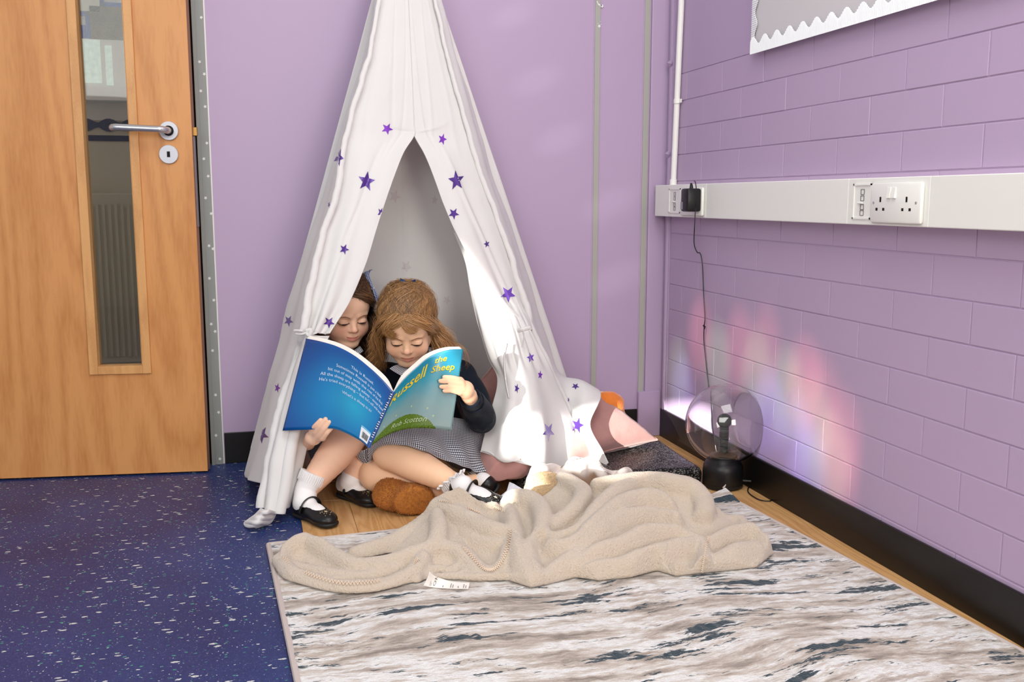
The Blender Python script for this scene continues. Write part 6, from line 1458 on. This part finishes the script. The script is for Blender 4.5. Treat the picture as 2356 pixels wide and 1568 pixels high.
# folds by the shoe
fold([(770, 225, .085), (830, 175, .10), (900, 165, .105), (960, 180, .10), (1030, 215, .09)], [.020, .022, .022, .020, .016])
fold([(790, 222, .085), (860, 250, .085), (930, 285, .08), (1010, 325, .075), (1085, 345, .07)], [.022, .024, .025, .025, .022], tube=True)
fold([(860, 300, .06), (900, 345, .055), (960, 385, .05), (1040, 400, .05), (1095, 390, .055)], [.020, .022, .022, .021, .018])
fold([(880, 395, .045), (930, 450, .04), (985, 505, .03), (1030, 515, .03), (1075, 470, .04), (1100, 400, .055), (1108, 330, .07)], [.012, .014, .014, .014, .014, .015, .014], tube=True)
fold([(695, 560, .02), (700, 490, .035), (735, 430, .05), (800, 405, .055), (870, 420, .05), (930, 480, .035), (980, 530, .025), (1060, 540, .02)], [.014, .018, .020, .020, .020, .020, .018, .014], tube=True)
fold([(730, 560, .016), (760, 510, .028), (800, 500, .03), (850, 530, .02)], [.012, .014, .014, .010])
fold([(860, 560, .012), (960, 560, .018), (1060, 565, .018), (1180, 560, .02)], [.014, .020, .022, .02])
# the big upright folds in the middle
fold([(1090, 215, .085), (1120, 180, .10), (1180, 185, .105), (1235, 215, .10), (1255, 280, .09), (1240, 340, .08)], [.020, .024, .026, .025, .023, .018], tube=True)
fold([(1105, 240, .085), (1125, 330, .075), (1150, 430, .06), (1185, 530, .035), (1225, 590, .018)], [.022, .024, .025, .024, .018])
fold([(1230, 345, .075), (1190, 400, .065), (1200, 470, .05), (1230, 540, .035)], [.016, .022, .024, .02])
fold([(1335, 100, .125), (1390, 125, .12), (1430, 165, .11), (1400, 225, .10), (1340, 280, .085), (1280, 320, .075)], [.014, .020, .022, .022, .022, .018], tube=True)
fold([(1250, 580, .02), (1290, 520, .035), (1350, 470, .05), (1420, 420, .06), (1480, 360, .075), (1560, 300, .085), (1660, 265, .09), (1770, 262, .085), (1845, 285, .08)], [.018, .024, .026, .026, .026, .025, .024, .022, .018])
fold([(1290, 400, .065), (1360, 400, .07), (1430, 360, .08), (1500, 290, .095), (1580, 220, .11), (1680, 180, .115), (1770, 180, .115), (1815, 215, .10)], [.022, .026, .027, .027, .026, .026, .024, .018])
fold([(1255, 330, .075), (1300, 370, .07), (1400, 340, .08), (1470, 260, .10), (1560, 170, .12), (1640, 130, .125)], [.016, .020, .022, .024, .024, .02])
# rolled edge at the top right
fold([(1500, 130, .115), (1600, 118, .125), (1720, 108, .13), (1830, 120, .13), (1920, 145, .12), (1965, 200, .10), (1968, 255, .085), (1925, 300, .06)], [.020, .024, .026, .027, .027, .026, .024, .018], tube=True)
fold([(1800, 215, .09), (1850, 210, .085), (1900, 190, .09)], [.016, .016, .012])
# ridges on the right
fold([(1860, 320, .055), (1900, 345, .05), (1960, 345, .05)], [.014, .014, .012]); fold([(1950, 262, .065), (2010, 270, .06), (2050, 290, .055), (2130, 290, .055), (2150, 330, .05)], [.014, .015, .014, .015, .014], tube=True)
fold([(1960, 350, .045), (2020, 350, .045), (2060, 310, .05), (2120, 345, .04)], [.012, .014, .012, .012])
fold([(1400, 470, .05), (1480, 430, .06), (1600, 385, .07), (1720, 345, .075), (1830, 345, .07), (1940, 375, .06)], [.020, .024, .026, .027, .026, .022])
fold([(1380, 540, .03), (1480, 500, .04), (1600, 480, .045), (1720, 440, .055), (1850, 400, .06), (1960, 385, .055)], [.018, .022, .025, .026, .026, .022])
fold([(1400, 545, .02), (1500, 558, .022), (1620, 545, .024), (1720, 525, .026), (1790, 490, .03)], [.016, .020, .022, .022, .020])
fold([(1760, 520, .028), (1860, 520, .03), (1960, 540, .028)], [.026, .028, .024]); fold([(1960, 380, .06), (1975, 440, .05), (1965, 510, .04), (1955, 565, .022)], [.018, .020, .020, .018])
fold([(1990, 385, .055), (2080, 350, .06), (2180, 335, .06), (2250, 380, .05), (2265, 440, .035)], [.022, .024, .025, .025, .022]); fold([(2250, 470, .03), (2190, 520, .022), (2120, 560, .018), (2050, 575, .016), (1970, 560, .018)], [.022, .020, .018, .017, .018])
fold([(2030, 470, .035), (2110, 440, .04), (2190, 420, .04)], [.04, .045, .04])
# the cloth between the folds: a surface that sags from ridge to ridge and ends at the outline
OUTL = [K(x, y, .012) for x, y in ((72, 480), (85, 545), (130, 580), (200, 572), (300, 612), (450, 612), (620, 585), (690, 602), (745, 575), (860, 575), (960, 578), (1100, 575), (1200, 608), (1290, 590), (1400, 562), (1500, 578), (1650, 562), (1760, 532), (1860, 562), (1960, 582), (2060, 585), (2150, 552), (2205, 522), (2285, 450))]
OUTL += [K(2285, 390, .05), K(2190, 330, .05)+np.array((0, .03, 0)), K(2060, 285, .05)+np.array((0, .02, 0)), K(1975, 200, .10)+np.array((.01, .03, 0)), K(1900, 140, .125)+np.array((0, .035, 0)), K(1600, 118, .125)+np.array((0, .035, 0)), K(1345, 100, .12)+np.array((0, .03, 0)), K(1180, 185, .10)+np.array((0, .03, 0)), K(1030, 215, .09)+np.array((0, .02, 0)), K(900, 165, .10)+np.array((0, .03, 0)), K(790, 215, .08)+np.array((0, .02, 0)), K(700, 290, .05), K(560, 375, .03), K(420, 432, .02), K(330, 425, .04), K(240, 380, .05), K(190, 365, .05), K(95, 430, .03)]
OUTL = np.array(OUTL)[:, :2]
gx = s.lo[0]+s.h*np.arange(s.n[0]); gy = s.lo[1]+s.h*np.arange(s.n[1]); GX, GY = np.meshgrid(gx, gy, indexing='ij')
Hh = np.full(GX.shape, -.2); kk = .004
for q in RIDG:
    best = np.full(GX.shape, -1.); base_ = np.full(GX.shape, -1.)
    for i in range(len(q)-1):
        a, b_ = q[i], q[i+1]; d = b_[:2]-a[:2]; t = np.clip(((GX-a[0])*d[0]+(GY-a[1])*d[1])/(d@d+1e-12), 0, 1)
        dist = np.hypot(GX-a[0]-t*d[0], GY-a[1]-t*d[1]); z_ = a[2]+(b_[2]-a[2])*t; r_ = a[3]+(b_[3]-a[3])*t
        best = np.maximum(best, z_+r_-2.9*(np.sqrt(dist**2+(r_*1.25)**2)-r_*1.25)); base_ = np.maximum(base_, z_+r_*.5-.50*dist-.011)
    best = np.maximum(best, base_); w_ = np.clip(.5+.5*(best-Hh)/kk, 0, 1); Hh = Hh*(1-w_)+best*w_+kk*w_*(1-w_)
ins = np.zeros(GX.shape, bool); dmin = np.full(GX.shape, 9.)
for i in range(len(OUTL)):
    a, b_ = OUTL[i], OUTL[(i+1) % len(OUTL)]; c_ = ((a[1] > GY) != (b_[1] > GY)) & (GX < (b_[0]-a[0])*(GY-a[1])/(b_[1]-a[1]+1e-12)+a[0]); ins ^= c_
    d = b_-a; t = np.clip(((GX-a[0])*d[0]+(GY-a[1])*d[1])/(d@d+1e-12), 0, 1); dmin = np.minimum(dmin, np.hypot(GX-a[0]-t*d[0], GY-a[1]-t*d[1]))
sd_ = np.where(ins, dmin, -dmin)
Hh += .0035*fnoise(np.stack([GX, GY], -1), 9, 4)+.002*np.abs(fnoise(np.stack([GX+GY*.5, GY], -1), 16, 8))
edge_h = .012+np.where(sd_ > 0, np.sqrt(np.clip(sd_*(.050-sd_*.0), 0, None)*1.9)*1.0+sd_*1.2, sd_*4)
Hh = np.minimum(Hh, edge_h)
gr_ = np.sqrt(1+np.gradient(Hh, s.h, axis=0)**2+np.gradient(Hh, s.h, axis=1)**2)
zz = s.lo[2]+s.h*np.arange(s.n[2]); HD = (zz[None, None, :]-Hh[..., None])/np.minimum(gr_, 3)[..., None]
e = s.D; d_ = HD.astype(np.float32); w_ = np.clip(.5+.5*(e-d_)/.006, 0, 1); s.D = e*(1-w_)+d_*w_-.006*w_*(1-w_)
s.noise(7, .004, 5); s.noise(24, .0012, 9); s.cut_below(.013)
fl_o, P, Q = s.build('fleece', fleece, bkt, sm=2); del s
# short pile standing off the surface
def pile(P, Q, n, L, seed, m, parent, r=.00035):
    c = P[Q].mean(1); nr = np.cross(P[Q[:, 2]]-P[Q[:, 0]], P[Q[:, 3]]-P[Q[:, 1]]); ln = np.linalg.norm(nr, axis=1); nr /= ln[:, None]+1e-12
    ok = np.where((nr@(-fw) > -.35) & (c[:, 2] > .012))[0]; rs = np.random.RandomState(seed); i = ok[rs.randint(0, len(ok), n)]; e = P[Q[i]]; a, b_ = rs.rand(n, 1), rs.rand(n, 1)
    p = e[:, 0]*(1-a)*(1-b_)+e[:, 1]*a*(1-b_)+e[:, 2]*a*b_+e[:, 3]*(1-a)*b_; d = nr[i]+rs.normal(size=(n, 3))*.45; d /= np.linalg.norm(d, axis=1, keepdims=True)
    sd = np.cross(d, rs.normal(size=(n, 3))); sd /= np.linalg.norm(sd, axis=1, keepdims=True)+1e-9; l = L*(.5+rs.rand(n, 1))
    V = np.stack([p-sd*r*2-d*.001, p+sd*r*2-d*.001, p+d*l], 1).reshape(-1, 3); k = np.arange(n)*3
    return fast('pile', V, np.stack([k, k+1, k+2], 1), m, parent, kind='stuff')
# whip-stitched edges
TF = bvh_of([fl_o])
def whip(pxs, n, wid, name='hem_stitching'):
    c = cr([(600+x/1.931, 1040+y/1.931, 0) for x, y in pxs], n); g = G(); prev = None
    for k, p in enumerate(c):
        t = c[min(k+1, n-1)]-c[max(k-1, 0)]; t /= np.linalg.norm(t)+1e-9; nn_ = np.array((-t[1], t[0])); sg = 1 if k % 2 else -1; pts = []
        x, y = p[0]+nn_[0]*wid*sg, p[1]+nn_[1]*wid*sg; d = Vector(ray(x, y)).normalized(); h = TF.ray_cast(Vector(CO), d)
        q = np.array(h[0]-d*.0042) if h[0] and h[0].z > .012 else None
        if prev is not None and q is not None and np.linalg.norm(q-prev) < .03: g.tube([prev, q], .0010, 5)
        prev = q
    if g.v: g.build(name, stitch, bkt)
whip([(100, 462), (160, 512), (240, 548), (350, 578), (470, 576), (570, 552), (650, 505), (700, 470)], 110, 4.5)
whip([(885, 398), (935, 458), (985, 510), (1030, 520), (1072, 478), (1098, 410), (1108, 340)], 80, 4)
whip([(1990, 372), (1975, 430), (1965, 500), (1955, 565)], 46, 2.5)
whip([(790, 212), (850, 222), (920, 245), (975, 268)], 40, 2.5); whip([(1035, 240), (1085, 262)], 16, 3)
# washing label sewn to the corner
wl_ = G(); lab = empty('wash_label', K(820, 570, 0)); lab.parent = bkt; lab.location = Vector(K(820, 570, 0))-bkt.location
LP = [(745, 530), (720, 592), (820, 603), (920, 606), (928, 578), (830, 568)]
LP = [[K(750, 530, .05), K(738, 562, .034), K(722, 592, .020)], [K(780, 552, .034), K(772, 578, .022), K(765, 600, .014)], [K(850, 572, .018), K(846, 590, .015), K(842, 605, .0135)], [K(928, 578, .016), K(926, 592, .014), K(922, 606, .013)]]
lo_, LAg = sheet('label_cloth', LP, paper, lab, nu=16, nv=40, thick=.0005)
LG = np.transpose(LAg, (1, 0, 2))[::1]                        # rows across the label, columns along it
nn_ = np.cross(np.gradient(LG, axis=1), np.gradient(LG, axis=0)); nn_ /= np.linalg.norm(nn_, axis=2, keepdims=True)
if (nn_*(LG-CO)).sum() > 0: nn_ = -nn_
ink = mat('grey_ink', (92, 92, 96), rough=.7)
text('ONE SIZE', LG, nn_, .37, .12, .09, ink, lab, rot=math.radians(90), asp=3.2, sx=2.6, o=.0008, align='LEFT')
for u_, ln_ in ((.20, .55), (.24, .4), (.52, .3), (.66, .75), (.70, .6), (.80, .35), (.90, .7), (.94, .5)):
    V = [tuple(grid_at(LG, nn_, u_+a, b_, .0008)) for a, b_ in ((0, .1), (.010, .1), (.010, .1+ln_*.8), (0, .1+ln_*.8))]; mk('print_line', V, [(0, 1, 2, 3)], ink, lab, smooth=False)
